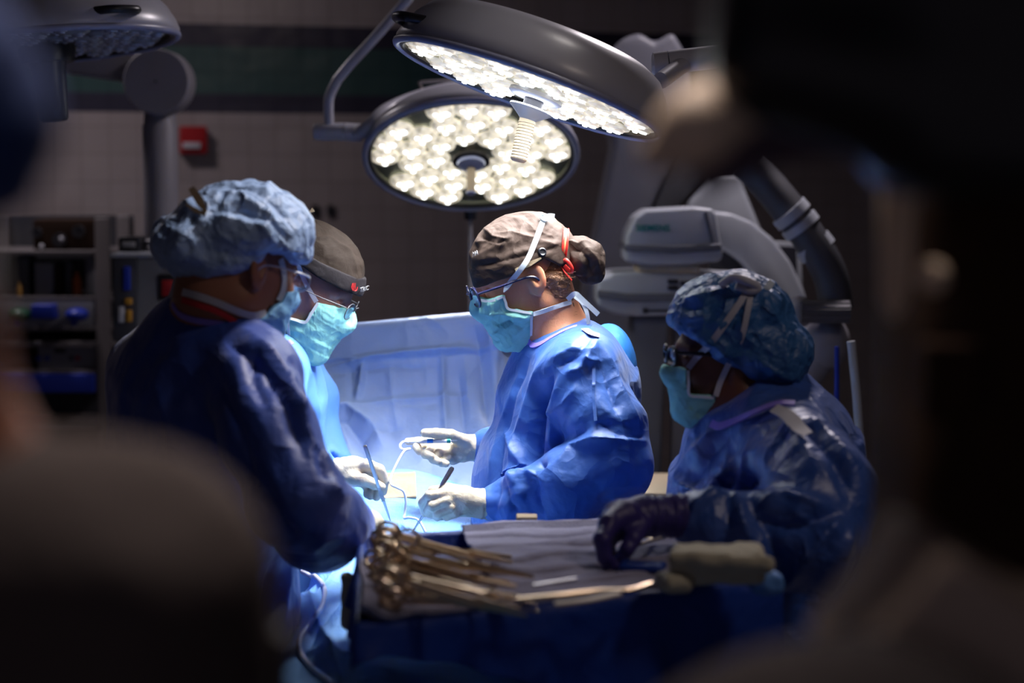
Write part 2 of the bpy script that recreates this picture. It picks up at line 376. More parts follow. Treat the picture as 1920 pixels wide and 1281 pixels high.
def poly(pts, ax=0, ay=2):
    pts = np.asarray(pts, float)
    def f(Q):
        p = Q[:, [ax, ay]]; d = np.full(len(p), 1e9); sgn = np.ones(len(p)); n = len(pts)
        for i in range(n):
            vi = pts[i]; vj = pts[i - 1]; e = vj - vi; w_ = p - vi
            b = w_ - np.outer(np.clip(w_ @ e / (e @ e), 0, 1), e); d = np.minimum(d, (b * b).sum(1))
            c1 = p[:, 1] >= vi[1]; c2 = p[:, 1] < vj[1]; c3 = e[0] * w_[:, 1] > e[1] * w_[:, 0]
            al = (c1 & c2 & c3) | (~c1 & ~c2 & ~c3); sgn = np.where(al, -sgn, sgn)
        return sgn * np.sqrt(d)
    return f
def fld(prims):
    def f(Q):
        d = None
        for op, k, g in prims:
            v = g(Q)
            if d is None: d = v
            elif op == 'u': d = smin(d, v, k)
            elif op == 's': d = -smin(-d, v, k)
            elif op == 'i': d = -smin(-d, -v, k)
        return d
    return f
class Frame:
    def __init__(s, o, yaw, tilt, scale=1.0, roll=0.0):
        y, t = math.radians(yaw), math.radians(tilt)
        f = np.array([math.cos(y) * math.cos(t), math.sin(y) * math.cos(t), -math.sin(t)]); l = np.array([-math.sin(y), math.cos(y), 0])
        u = np.cross(f, l); r = math.radians(roll); l2 = math.cos(r) * l + math.sin(r) * u; u2 = np.cross(f, l2)
        s.R = np.stack([f, l2, u2], 1); s.o = np.asarray(o, float); s.s = scale
    def w(s, p): return s.o + s.R @ (np.asarray(p, float) * s.s)
    def loc(s, Q): return ((Q - s.o) @ s.R) / s.s
    def wrap(s, g): return lambda Q: g(s.loc(Q)) * s.s
    def at_ear(s, earpt, side): s.o = np.asarray(earpt) - s.R @ (np.array([-.01, .077 * side, -.005]) * s.s); return s
def sdf_mesh(f, lo, hi, h, disp=None, step=1):
    lo = np.asarray(lo, float); hi = np.asarray(hi, float); B = 5
    nb = np.ceil((hi - lo) / (h * B)).astype(int); n = nb * B + 1
    cc = np.stack(np.meshgrid(*[lo[i] + (np.arange(nb[i]) + .5) * h * B for i in range(3)], indexing='ij'), -1).reshape(-1, 3)
    dc = f(cc); act = np.abs(dc) < h * B * 1.35
    G = np.empty(n, np.float32); cs = np.where(dc < 0, -1.0, 1.0).reshape(nb).astype(np.float32)
    G[:-1, :-1, :-1] = cs.repeat(B, 0).repeat(B, 1).repeat(B, 2); G[-1] = 1; G[:, -1] = 1; G[:, :, -1] = 1
    ab = np.argwhere(act.reshape(nb)); off = np.stack(np.meshgrid(*[np.arange(B + 1)] * 3, indexing='ij'), -1).reshape(-1, 3)
    for c0 in range(0, len(ab), 3000):
        idx = (ab[c0:c0 + 3000, None, :] * B + off[None]).reshape(-1, 3)
        G[idx[:, 0], idx[:, 1], idx[:, 2]] = f(lo + idx * h)
    G[0] = np.maximum(G[0], h); G[:, 0] = np.maximum(G[:, 0], h); G[:, :, 0] = np.maximum(G[:, :, 0], h)
    G[-1] = np.maximum(G[-1], h); G[:, -1] = np.maximum(G[:, -1], h); G[:, :, -1] = np.maximum(G[:, :, -1], h)
    s = G < 0; cnt = np.zeros(np.array(n) - 1, np.int8)
    for a in (0, 1):
        for b in (0, 1):
            for c in (0, 1): cnt += s[a:n[0] - 1 + a, b:n[1] - 1 + b, c:n[2] - 1 + c]
    cell = np.argwhere((cnt > 0) & (cnt < 8)); ids = -np.ones(cnt.shape, np.int64); ids[tuple(cell.T)] = np.arange(len(cell))
    cor = np.array([(a, b, c) for a in (0, 1) for b in (0, 1) for c in (0, 1)])
    vals = np.stack([G[tuple((cell + o).T)] for o in cor], 1); acc = np.zeros((len(cell), 3)); num = np.zeros(len(cell))
    for i in range(8):
        for j in range(i + 1, 8):
            if np.abs(cor[i] - cor[j]).sum() != 1: continue
            m = (vals[:, i] < 0) != (vals[:, j] < 0); t = np.where(m, vals[:, i] / (vals[:, i] - vals[:, j] + 1e-20), 0)
            acc += m[:, None] * (cor[i] + t[:, None] * (cor[j] - cor[i])); num += m
    V = lo + (cell + acc / num[:, None]) * h; F = []
    for ax in range(3):
        o1, o2 = (ax + 1) % 3, (ax + 2) % 3
        sl = [slice(1, n[i] - 1) for i in range(3)]; sl[ax] = slice(0, n[ax] - 1); sl2 = list(sl); sl2[ax] = slice(1, n[ax])
        A = s[tuple(sl)]; Bv = s[tuple(sl2)]; e = np.argwhere(A != Bv)
        base = e + np.array([0 if i == ax else 1 for i in range(3)]); flip = A[tuple(e.T)]
        d1 = np.eye(3, dtype=int)[o1]; d2 = np.eye(3, dtype=int)[o2]
        q = np.stack([ids[tuple((base - d1 - d2).T)], ids[tuple((base - d2).T)], ids[tuple(base.T)], ids[tuple((base - d1).T)]], 1)
        q[~flip] = q[~flip][:, ::-1]; F.append(q)
    F = np.vstack(F); F = F[(F >= 0).all(1)]
    N = grad(f, V, h * .5)
    V = V - N * np.clip(f(V), -h, h)[:, None] * .9
    if disp is not None: V = V + N * disp(V, N)[:, None]
    return V, F
def grad(f, V, e=0.003):
    g = np.stack([f(V + np.eye(3)[i] * e) - f(V - np.eye(3)[i] * e) for i in range(3)], 1)
    return g / (np.linalg.norm(g, axis=1)[:, None] + 1e-9)
def hit(f, px, py, y0=2.4, y1=5.2, off=0.0):
    """where the sight line through a pixel meets a distance field"""
    a = P(px, py, y0); d = nrm(ray(px, py)); t = 0
    for _ in range(160):
        v = float(f((a + d * t)[None])[0])
        if v < 0.0005: break
        t += max(v * .7, 0.0008)
        if t > (y1 - y0) * 1.1: return None, None
    p = a + d * t; nn = grad(f, p[None])[0]; return p + nn * off, nn
def onsurf(f, pxs, off=0.002, Yd=4.0, **k):
    pts = []; ns = []
    for q in pxs:
        if len(q) == 3: pts.append(P(*q)); ns.append(None); continue
        p, n_ = hit(f, q[0], q[1], off=off, **k)
        pts.append(p); ns.append(n_)
    for i, p in enumerate(pts):
        if p is None:
            near = [r for r in pts if r is not None]; Y = near[0][1] if near else Yd
            for j in range(len(pts)):
                jj = i - j if i - j >= 0 and pts[i - j] is not None else (i + j if i + j < len(pts) and pts[i + j] is not None else None)
                if jj is not None: Y = pts[jj][1]; break
            pts[i] = P(pxs[i][0], pxs[i][1], Y)
    for i, n_ in enumerate(ns):
        if n_ is None: ns[i] = nrm(np.array([0, 0, CZ]) - pts[i])
    return np.array(pts), np.array(ns)
def folds(lines):
    """ridges and valleys of draped cloth, each laid along a line on the side that faces the photographer"""
    def g(V, N):
        px = project(V); face = np.clip(-(N @ np.array([0, 1.0, 0])) * 1.6 + .2, 0, 1); d = np.zeros(len(V))
        for pts, wpx, hgt in lines:
            pts = np.asarray(pts, float); best = np.full(len(V), 1e9); tt = np.zeros(len(V)); n = len(pts) - 1
            for i in range(n):
                e = pts[i + 1] - pts[i]; q = px - pts[i]; t = np.clip(q @ e / (e @ e), 0, 1); dd = np.linalg.norm(q - t[:, None] * e, axis=1)
                m = dd < best; best = np.where(m, dd, best); tt = np.where(m, (i + t) / n, tt)
            taper = np.clip(np.minimum(tt, 1 - tt) * 5 + .15, 0, 1)
            d += 1.3 * hgt * taper * (.75 * np.clip(1 - best / (wpx * 3.4), 0, 1) + .45 * np.exp(-best / (wpx * .5)))
        return d * face
    return g
def multi(*fs):
    return lambda V, N: sum(fn(V, N) for fn in fs)
def sdfobj(name, f, lo, hi, h, m, parent=None, disp=None, origin=None):
    V, F = sdf_mesh(f, lo, hi, h, disp)
    return mk(name, V, F, m, parent, True, origin)
def bounds(pts, pad):
    pts = np.asarray(pts, float); return pts.min(0) - pad, pts.max(0) + pad
# ------------------------------------------------------------------ people
def head_prims(fr, jaw=1.0, ear=1.0):
    w_ = fr.wrap
    pr = [('u', 0, ell((-.012, 0, .03), (.096, .075, .088))), ('u', .05, ell((.028, 0, -.035), (.062, .058, .08)))]
    for s in (-1, 1):
        pr += [('u', .03, cone((-.012, s * .052, -.055), (.055, s * .022, -.100 * jaw), .017, .018)),
               ('u', .02, ell((.062, s * .040, -.025), (.022, .018, .018))),
               ('u', .012, cone((.083, s * .006, .026), (.072, s * .045, .022), .011, .009))]
    pr += [('u', .02, ell((.066, 0, -.104 * jaw), (.022, .020, .016)))]
    for s in (-1, 1): pr += [('s', .016, ell((.100, s * .031, .002), (.017, .018, .012))), ('u', .004, ell((.077, s * .031, .002), .0125)),
                             ('u', .004, cone((.088, s * .018, .0095), (.084, s * .044, .0075), .0025, .0025))]
    pr += [('u', .012, cone((.090, 0, .014), (.112, 0, -.026), .006, .010)), ('u', .006, ell((.108, 0, -.031), (.014, .011, .009)))]
    for s in (-1, 1): pr += [('u', .006, ell((.100, s * .012, -.033), (.009, .007, .007)))]
    pr += [('u', .006, ell((.088, 0, -.060), (.010, .022, .006))), ('u', .005, ell((.085, 0, -.071), (.010, .019, .006))), ('s', .003, ell((.101, 0, -.0655), (.012, .026, .0016)))]
    for s in (-1, 1):
        R = Frame((0, 0, 0), -20 * s, 0, 1, 0).R; R2 = np.array([[.97, 0, -.22], [0, 1, 0], [.22, 0, .97]])
        pr += [('u', .006, ell((-.012, s * .079, -.003), (.019, .0075, .031), R @ R2)), ('s', .004, ell((-.008, s * .088, .002), (.010, .0075, .018), R @ R2)),
               ('u', .003, cone((-.002, s * .080, .0), (-.006, s * .083, -.016), .0035, .0045)), ('u', .004, ell((-.008, s * .077, -.029), (.007, .005, .008)))]
    return fld([(o, k * 1.0, g) for o, k, g in pr]), w_
def px_loc(fr, px, py, side):
    a = fr.loc(np.array([[0, 0, CZ]]))[0]; b = fr.loc((np.array([0, 0, CZ]) + ray(px, py) * 4)[None])[0]
    t = (.065 * side - a[1]) / (b[1] - a[1]); p = a + (b - a) * t; return (p[0], p[2])
def region(fr, pxs, side):
    return fr.wrap(poly([px_loc(fr, x, y, side) for x, y in pxs]))
def dome(fr): pass
def bndl(fr, r=.2): return bounds([fr.o], r * fr.s)

def gowned_person(label, fr, side, neck, chest, belly, hem, sho, arms, rad, lat, skin, gown, h=.0075, fold=(), extra=(), neck_r=(.054, .060), crum=(8, .012, 3), gown_extra=(), legx=.09, gup=.075, arm_r=.03, cut=None, gmix=.75):
    """body: one continuous surface; the gown is a child. arms: list of joint lists [(point, radius) ...]; rad = (chest, belly, hem) radii"""
    H, w_ = head_prims(fr)
    hd = w_(H); ls, rs = sho
    hip = belly * .4 + hem * .6; pr = [('u', 0, hd), ('u', .03, cone(fr.w((-.035, 0, -.055)), neck, neck_r[0], neck_r[1])), ('u', .06, cone(neck, chest, .06, rad[0] * .72, lat, 1.25)),
          ('u', .06, cone(chest, belly, rad[0] * .75, rad[1] * .72, lat, 1.3)), ('u', .06, cone(ls, rs, .05, .05)),
          ('u', .06, cone(belly, belly * [1, 1, 0] + [0, 0, .90], rad[1] * .72, .14, lat, 1.2))]
    base = belly * [1, 1, 0]; l = nrm(lat)
    fwd = np.array([fr.R[0, 0], fr.R[1, 0], 0]); fwd = nrm(fwd)
    for s in (-1, 1):
        hp = base + l * s * legx + [0, 0, .86]; kn = base + l * s * legx * 1.1 + [0, 0, .47]; an = base + l * s * legx * 1.15 + [0, 0, .09]
        pr += [('u', .05, cone(hp, kn, .085, .055)), ('u', .03, cone(kn, an, .055, .036)), ('u', .03, cone(an + [0, 0, -.052], an + fwd * .15 + [0, 0, -.06], .038, .030))]
    for arm in arms:
        for (a, ra), (b, rb) in zip(arm[:-1], arm[1:]): pr += [('u', .03, cone(a, b, min(ra * .62, .05), min(rb * .62, .042) if (b is not arm[-1][0]) else arm_r))]
    bf = fld(pr)
    allp = np.array([fr.o, base, ls, rs, chest, belly] + [p for a in arms for p, _ in a])
    lo, hi = bounds(allp, .22); lo[2] = -.02; hi[2] = fr.o[2] + .2
    bcut = fld([('u', 0, bf), ('i', 0, lambda Q: -Q[:, 2] + .0)])
    tr = [('u', 0, cone(base + [0, 0, .86], base + [0, 0, .95], .12, .12, lat, 1.15))]; sh_ = []
    for s in (-1, 1):
        hp = base + l * s * legx + [0, 0, .86]; kn = base + l * s * legx * 1.1 + [0, 0, .47]; an = base + l * s * legx * 1.15 + [0, 0, .09]
        tr += [('u', .04, cone(hp, kn, .098, .072)), ('u', .03, cone(kn, an + [0, 0, .02], .072, .058))]; sh_.append((an, fwd))
    body = sdfobj('person', bcut, lo, hi, .0045, skin, None, None, origin=base); tag(body, label, 'person')
    sdfobj('trousers', fld(tr), base + [-.32, -.32, .02], base + [.32, .32, 1.1], .009, M['scrubs'], body, lambda V, N: creases(V, 7, .006, 3, (1, 1, .5)))
    for an, fw in sh_:
        f_ = fld([('u', 0, cone(an + [0, 0, -.045], an + fw * .15 + [0, 0, -.055], .045, .038)), ('i', .004, lambda Q: -Q[:, 2])]); sdfobj('shoe', f_, an + [-.26, -.26, -.15], an + [.26, .26, .06], .006, M['black'], body)
    g = [('u', 0, cone(chest, belly, rad[0], rad[1], lat, 1.3)), ('u', .06, cone(belly, hem, rad[1], rad[2], lat, 1.2)), ('u', .07, cone(ls, rs, .070, .070)),
         ('u', .07, cone(neck * gmix + chest * (1 - gmix), chest, gup, rad[0], lat, 1.15))] + list(gown_extra)
    for arm in arms:
        for (a, ra), (b, rb) in zip(arm[:-1], arm[1:]): g += [('u', .025, cone(a, b, ra, rb))]
    for c_ in (cut or []): g += [c_]
    g += [('i', .0, lambda Q: .36 - Q[:, 2])]
    gf = fld(g); lo2, hi2 = bounds(np.vstack([allp, hem[None]]), .24); lo2[2] = .3
    d = multi(lambda V, N: soft(V, crum[0] * .5, crum[1] * .45, crum[2]) + creases(V, crum[0] * .55, crum[1] * .42, crum[2], (1, 1, .55)), folds(fold))
    go = sdfobj('gown', gf, lo2, hi2, h, gown, body, d)
    return body, bf, gf, hd

def glove(name, parent, palm, fingers, cuff, m, h=.0024, wr=.0016):
    """a gloved hand: palm cones, five bent fingers, wrinkled cuff"""
    pr = [('u', .008, cone(a, b, ra, rb)) for a, b, ra, rb in palm]; pf = fld(pr)
    fs = []
    for pts, r0, r1 in fingers:
        n = len(pts) - 1; rr = np.linspace(r0, r1, n + 1)
        fs.append(fld([('u', .003, cone(pts[i], pts[i + 1], rr[i], rr[i + 1])) for i in range(n)]))
    cf = fld([('u', .012, cone(a, b, ra, rb)) for a, b, ra, rb in cuff])
    def f(Q):
        d = smin(pf(Q), cf(Q), .014); e = None
        for g in fs: v = g(Q); e = v if e is None else smin(e, v, .0025)
        return smin(d, e, .008)
    ax0, ax1 = np.asarray(cuff[0][0]), np.asarray(cuff[-1][1]); ax = nrm(ax1 - ax0)
    def disp(V, N):
        t = (V - ax0) @ ax; L_ = np.linalg.norm(ax1 - ax0); m_ = np.clip((t + .015) / .02, 0, 1)
        return m_ * wr * (np.sin(t * 420 + 6 * vnoise(V * 30, 3)) * .6 + 2 * (vnoise(V * 60, 7) - .5)) + soft(V, 70, .0006, 4)
    pts = np.vstack([[a for a, _, _, _ in palm], [b for _, b, _, _ in palm]] + [np.array(p[0]) for p in fingers] + [[ax0, ax1]])
    lo, hi = bounds(pts, .05); return sdfobj(name, f, lo, hi, h, m, parent, disp), f

def spectacles(parent, fr, m, side, ly=.033, z=.0, w=.027, hh=.018, fx=.108, r=.0015):
    mb = MB()
    for s in (-1, 1):
        pts = [fr.w((fx - .008 * abs(math.cos(t) * w * .8 + ly - .0) / .06, s * (ly + w * math.cos(t)), z + hh * np.sign(math.sin(t)) * abs(math.sin(t)) ** .8)) for t in np.linspace(0, 2 * math.pi, 28, endpoint=False)]
        mb.tube(pts, r, 6, closed=True)
        mb.tube(spline([fr.w((fx - .010, s * (ly + w), z + .008)), fr.w((.06, s * .078, z + .008)), fr.w((.0, s * .083, z + .006)), fr.w((-.022, s * .084, z - .014))], 6), [r * 1.2] * 19, 6)
    mb.tube(spline([fr.w((fx, -(ly - w), z + .006)), fr.w((fx + .004, 0, z + .009)), fr.w((fx, ly - w, z + .006))], 4), r, 6)
    g = mb.build('glasses', m, parent)
    for s in (-1, 1):
        pts = [fr.w((fx - .008 * abs(math.cos(t) * w * .8 + ly) / .06, s * (ly + w * math.cos(t) * .97), z + hh * .97 * np.sign(math.sin(t)) * abs(math.sin(t)) ** .8)) for t in np.linspace(0, 2 * math.pi, 28, endpoint=False)]
        c = np.mean(pts, 0) + fr.R[:, 0] * .002; back = [p - fr.R[:, 0] * .0015 for p in pts]; n = 28
        V = pts + back + [c, c - fr.R[:, 0] * .0015]; F = [(i, (i + 1) % n, 2 * n) for i in range(n)] + [(n + (i + 1) % n, n + i, 2 * n + 1) for i in range(n)] + [(i, n + i, n + (i + 1) % n, (i + 1) % n) for i in range(n)]
        mk('lens', V, F, LENS, g)
    return g

def maskfield(fr, side, reg):
    H, w_ = head_prims(fr)
    g = fld([('u', 0, ell((.030, 0, -.050), (.072, .073, .085))), ('u', .03, ell((.094, 0, -.034), (.021, .022, .022))), ('u', .035, ell((.066, 0, -.102), (.034, .040, .030))), ('u', .02, cone((.086, 0, -.003), (.107, 0, -.03), .009, .010))])
    return fld([('u', 0, fr.wrap(g)), ('u', .012 * fr.s, lambda Q: fr.wrap(H)(Q) - .005 * fr.s), ('i', .002, region(fr, reg, side))])
def pleats(fr, amp=.0012, n=3):
    def d(V, N):
        L_ = fr.loc(V); z = L_[:, 2] + .12 * 0; ph = (z + .04 + .25 * (L_[:, 0] - .1)) * 50
        return fr.s * (amp * ((ph % 1.0) ** 2 - .4) + .0035 * (worley(L_ * 42, 3) - .5) + .004 * (vnoise(L_ * 30, 5) - .5))
    return d
def meshtext(name, c):
    t = bpy.data.objects.new(name, c); COL.objects.link(t); bpy.context.view_layer.update()
    me = bpy.data.meshes.new_from_object(t); m_ = c.materials[0]; bpy.data.objects.remove(t)
    if not me.materials: me.materials.append(m_)
    o = bpy.data.objects.new(name, me); COL.objects.link(o); return o
def text_on(f, s, px, py, size, m, parent, ang=0.0, ext=.0006, off=.005, flat=0.0, right=None, name='lettering', **k):
    p, n_ = hit(f, px, py, off=off, **k)
    if p is None: return None
    c = bpy.data.curves.new(name, 'FONT'); c.body = s; c.size = size; c.extrude = ext; c.align_x = 'LEFT'; c.materials.append(m)
    o = meshtext(name, c)
    r = nrm(np.array([math.cos(ang), 0, math.sin(ang)]) if right is None else right); z = n_; x = nrm(r - z * (r @ z)); y = np.cross(z, x)
    Mx = Matrix(np.array([[x[0], y[0], z[0], 0], [x[1], y[1], z[1], 0], [x[2], y[2], z[2], 0], [0, 0, 0, 1]]).tolist())
    o.rotation_euler = Mx.to_euler(); o.parent = parent; o.location = p - org(parent); ORG[o.name] = p
    return o

# --- the surgeon in the middle, facing left
fB = Frame(0, 190, 20, .985).at_ear(P(1005, 527, 3.93), 1)
def armB():
    near = [(P(1098, 708, 3.885), .072), (P(1140, 800, 3.83), .072), (P(1152, 868, 3.80), .068), (P(1060, 915, 3.81), .070), (P(970, 938, 3.83), .047), (P(932, 945, 3.84), .036)]
    far = [(P(1080, 705, 4.20), .068), (P(1070, 830, 4.26), .060), (P(980, 845, 4.20), .05), (P(918, 840, 4.15), .034)]
    return [near, far]
foldB = [([(1036, 690), (1018, 760), (1010, 860), (1016, 880)], 7, -.020), ([(1050, 700), (1036, 780), (1026, 870)], 8, .010),
 ([(1030, 660), (1000, 720), (965, 830), (950, 960)], 9, .008), ([(995, 665), (965, 740), (940, 860), (925, 980)], 8, -.010), ([(975, 690), (940, 800), (918, 900)], 8, .008),
 ([(945, 800), (965, 850), (992, 884)], 6, .008), ([(1215, 828), (1165, 826), (1110, 822), (1075, 838), (1040, 875)], 8, .010),
 ([(1110, 800), (1060, 830), (1016, 858)], 7, -.008), ([(1120, 790), (1160, 815), (1205, 822)], 7, -.007), ([(940, 905), (965, 890), (995, 886), (1020, 905)], 6, .010), ([(1004, 880), (1003, 930), (1022, 975)], 7, -.012),
 ([(1010, 930), (1030, 975), (1060, 985)], 7, .006), ([(950, 900), (955, 940), (972, 960)], 5, -.008), ([(1030, 680), (1075, 655), (1110, 660)], 7, .006), ([(1105, 640), (1080, 670), (1040, 690)], 5, -.006),
 ([(1120, 640), (1090, 690), (1060, 700)], 5, .006), ([(1128, 645), (1150, 700), (1180, 760), (1200, 810)], 7, .009), ([(1118, 645), (1140, 720), (1160, 780)], 6, -.008), ([(1116, 640), (1114, 700), (1117, 790)], 3, .003),
 ([(1090, 672), (1110, 680), (1130, 674)], 4, .006), ([(1085, 720), (1060, 760), (1030, 780)], 6, .006), ([(1150, 930), (1120, 975)], 8, -.006)]
nB, cB, bB = P(1052, 655, 4.02), P(1078, 735, 4.03), P(1042, 905, 4.05)
pB, bfB, gfB, hdB = gowned_person('person in blue gown and brown cap facing left, cream gloves over the lit patient', fB, 1, nB, cB, bB,
    P(1045, 1300, 4.06), (P(1095, 690, 3.90), P(1080, 690, 4.18)), armB(), (.122, .148, .185), (0, 1, 0), M['skin'], M['gown'], .0048, foldB, crum=(9, .016, 3), gup=.062,
    gown_extra=[('u', .05, cone(P(965, 850, 4.03), P(940, 960, 4.03), .035, .045, (0, 1, 0), 2.5)), ('u', .05, cone(P(1010, 668, 4.03), P(985, 740, 4.03), .035, .05, (0, 1, 0), 1.8))])
sfB = fld([('u', 0, gfB), ('u', 0, bfB)])
gownB = [c for c in pB.children if c.name.startswith('gown')][0]
# back flap, the shade on it put into its saturated blue
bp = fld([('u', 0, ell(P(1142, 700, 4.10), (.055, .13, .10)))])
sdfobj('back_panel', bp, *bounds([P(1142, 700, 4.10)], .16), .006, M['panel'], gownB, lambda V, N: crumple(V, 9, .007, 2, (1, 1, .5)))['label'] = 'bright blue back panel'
pts, ns = onsurf(sfB, [(988, 636), (994, 644), (1003, 649), (1016, 645), (1035, 634), (1058, 622), (1082, 613), (1104, 612), (1124, 624)], .002)
ribbon('collar_binding', pts, .011, M['purple'], gownB, .003, ns)
pts, ns = onsurf(sfB, [(1096, 622), (1108, 630), (1122, 634)], .006); ribbon('neck_tab', pts, .016, M['tape'], gownB, .001, ns)
pts, ns = onsurf(gfB, [(1110, 648), (1113, 700), (1114, 745), (1118, 790)], .004); ribbon('sleeve_seam', pts, .006, M['gown'], gownB, .002, ns)
# cap
rim = [(860, 560), (888, 549), (930, 530), (966, 512), (996, 497), (1018, 484), (1048, 498), (1075, 490), (1110, 470), (1110, 380), (860, 380)]
capf = fld([('u', 0, fB.wrap(ell((-.012, 0, .030), (.114, .089, .104)))), ('i', .003, region(fB, rim, 1))])
def capd(fr, s=1):
    def d(V, N):
        L_ = fr.loc(V); return .004 * (vnoise(L_ * [30, 30, 55], 3) - .5) + crumple(L_, 18, .006, 8, (1, 1, 1.6)) * np.clip((L_[:, 2] - .03) * 30, .1, 1)
    return d
capB = sdfobj('cap', capf, *bndl(fB, .17), .003, M['cap'], pB, multi(capd(fB), folds([([(885, 500), (930, 492), (980, 480), (1020, 470), (1056, 458)], 2.5, -.003), ([(930, 438), (960, 436), (1010, 450), (1052, 462)], 3, .003), ([(905, 425), (925, 445), (950, 450), (935, 470)], 4, .006), ([(900, 445), (930, 458), (960, 450)], 4, -.005), ([(892, 458), (910, 452), (940, 462)], 4, .005), ([(1040, 445), (1020, 440), (990, 430)], 4, .003)])))
bag = fld([('u', 0, cone(P(1056, 466, 3.99), P(1075, 466, 3.99), .017, .020)), ('u', .02, cone(P(1084, 468, 3.99), P(1098, 484, 3.985), .024, .036)), ('u', .02, cone(P(1098, 484, 3.985), P(1108, 512, 3.985), .036, .026)), ('i', .006, lambda Q: -(Q @ np.array([-.05, 0, 1.0]) - (P(1118, 533, 3.985) @ np.array([-.05, 0, 1.0]))))])
sdfobj('ponytail_pouch', bag, *bounds([P(1060, 460, 3.99), P(1115, 515, 3.99)], .06), .0025, M['cap'], capB, multi(lambda V, N: crumple(V, 30, .006, 4), folds([([(1066, 452), (1085, 458), (1100, 452)], 3, .004), ([(1068, 470), (1090, 470), (1105, 490), (1110, 520)], 4, -.005), ([(1085, 450), (1115, 480), (1130, 520)], 4, .003)])))
ringc = P(1058, 462, 3.985)
for j, (dx, mm) in enumerate(((-.004, M['red']), (.0, M['orange']), (.004, M['red']))):
    tubeobj('hair_cord', [ringc + np.array([dx + .004 * math.sin(t),   .037 * math.cos(t), .034 * math.sin(t)]) for t in np.linspace(0, 2 * math.pi, 20, endpoint=False)], .0024, mm, capB, 8, 0, closed=True)
tubeobj('hair_cord', spline([P(1053, 492, 3.955), P(1062, 488, 3.945), P(1072, 502, 3.945), P(1070, 510, 3.95), P(1058, 498, 3.95)], 6), .004, M['red'], capB, 8, 0)
tubeobj('hair_cord', [P(1052, 500, 3.955), P(1060, 512, 3.945), P(1072, 526, 3.945)], .0018, M['red'], capB)
p_, n_ = hit(capf, 1016, 473, off=.001)
mb = MB(); mb.lathe([(.001, .003), (.0045, .003), (.0065, .0045), (.0085, .003), (.009, 0)], p_, n_, 24); mb.build('button', M['black'], capB)
text_on(capf, 'MA', 890, 483, .0145, M['white'], capB, ang=math.radians(0))
pts, ns = onsurf(capf, [(966, 506), (990, 496), (1014, 484)], .002); ribbon('cap_strap', pts, [.004, .010, .003], M['tan'], capB, .002, ns)
# hair, mask, ties, glasses
hairr = [(1016, 478), (1010, 500), (1016, 540), (1024, 565), (1040, 592), (1062, 600), (1084, 585), (1082, 560), (1070, 530), (1080, 478)]
hf = fld([('u', 0, fB.wrap(ell((-.045, 0, -.012), (.066, .073, .080)))), ('u', .02, cone(fB.w((-.065, 0, -.06)), P(1072, 580, 4.0), .030, .024)), ('i', .004, region(fB, hairr, 1))])
hB = sdfobj('hair', hf, *bndl(fB, .19), .003, M['hair'], pB, lambda V, N: .005 * (vnoise(V * [60, 60, 200], 2) - .5) + soft(V, 40, .003, 4))
rnd = random.Random(5); mb = MB()
for i in range(70):
    a, n_ = hit(hf, rnd.uniform(1016, 1072), rnd.uniform(500, 590))
    if a is None: continue
    d1 = np.array([rnd.uniform(-.012, .022), -.004, rnd.uniform(-.012, .02)]); mb.tube(spline([a, a + d1 * .6 + n_ * .002, a + d1 + n_ * .003 + np.array([rnd.uniform(0, .006), 0, .0])], 3), .00022, 4)
o = mb.build('hair_wisp', M['hair'], hB); o['kind'] = 'stuff'
mreg = [(945, 553), (953, 578), (998, 586), (998, 628), (990, 660), (860, 680), (860, 560), (896, 556), (920, 562)]
mfB = maskfield(fB, 1, mreg); mB = sdfobj('mask', mfB, *bndl(fB, .2), .003, M['mask'], pB, multi(pleats(fB), folds([([(914, 560), (922, 585), (932, 602)], 3, .003), ([(900, 588), (940, 588), (992, 598)], 3, .004), ([(925, 612), (955, 602), (985, 622)], 3, -.004), ([(960, 590), (965, 610), (975, 630)], 3, .003)])))
headB = fld([('u', 0, bfB), ('u', 0, mfB), ('u', 0, capf), ('u', 0, hf), ('u', 0, gfB)])
for q in ([(945, 555), (949, 566), (954, 578), (975, 583), (998, 587)], [(997, 588), (997, 608), (996, 628)], [(896, 560), (920, 564), (944, 556)]):
    pts, ns = onsurf(mfB, [(x - 1, y + 1) for x, y in q], .0015); ribbon('mask_edging', pts, .005, M['tie'], mB, .0012, ns)
pts, ns = onsurf(headB, [(944, 553), (958, 528), (975, 506), (990, 484), (1002, 456), (1012, 430), (1019, 412)], .0065); ribbon('mask_tie', pts, .0105, M['tie'], mB, .0012, ns)
tubeobj('mask_tie', [P(1012, 404, 3.96), P(1016, 411, 3.95), P(1024, 414, 3.95), P(1030, 408, 3.96), P(1022, 403, 3.955), P(1012, 404, 3.96)], .0028, M['tie'], mB)
ribbon('mask_tie', [P(1020, 407, 3.95), P(1030, 404, 3.95), P(1040, 405, 3.95)], .008, M['tie'], mB, .001)
pts, ns = onsurf(headB, [(998, 589), (1015, 584), (1035, 577), (1055, 571), (1070, 566)], .003); ribbon('mask_tie', pts, .009, M['tie'], mB, .0012, ns)
ribbon('mask_tie', [P(1064, 562, 3.95), P(1078, 551, 3.94), P(1090, 560, 3.94), P(1105, 574, 3.94), P(1122, 590, 3.94)], .010, M['tie'], mB)
ribbon('mask_tie', [P(1078, 556, 3.95), P(1092, 568, 3.945), P(1100, 585, 3.94), P(1104, 608, 3.94)], .008, M['tie'], mB)
spectacles(pB, fB, M['frame'], 1, z=.002, fx=.116, r=.0024, hh=.020, w=.030)
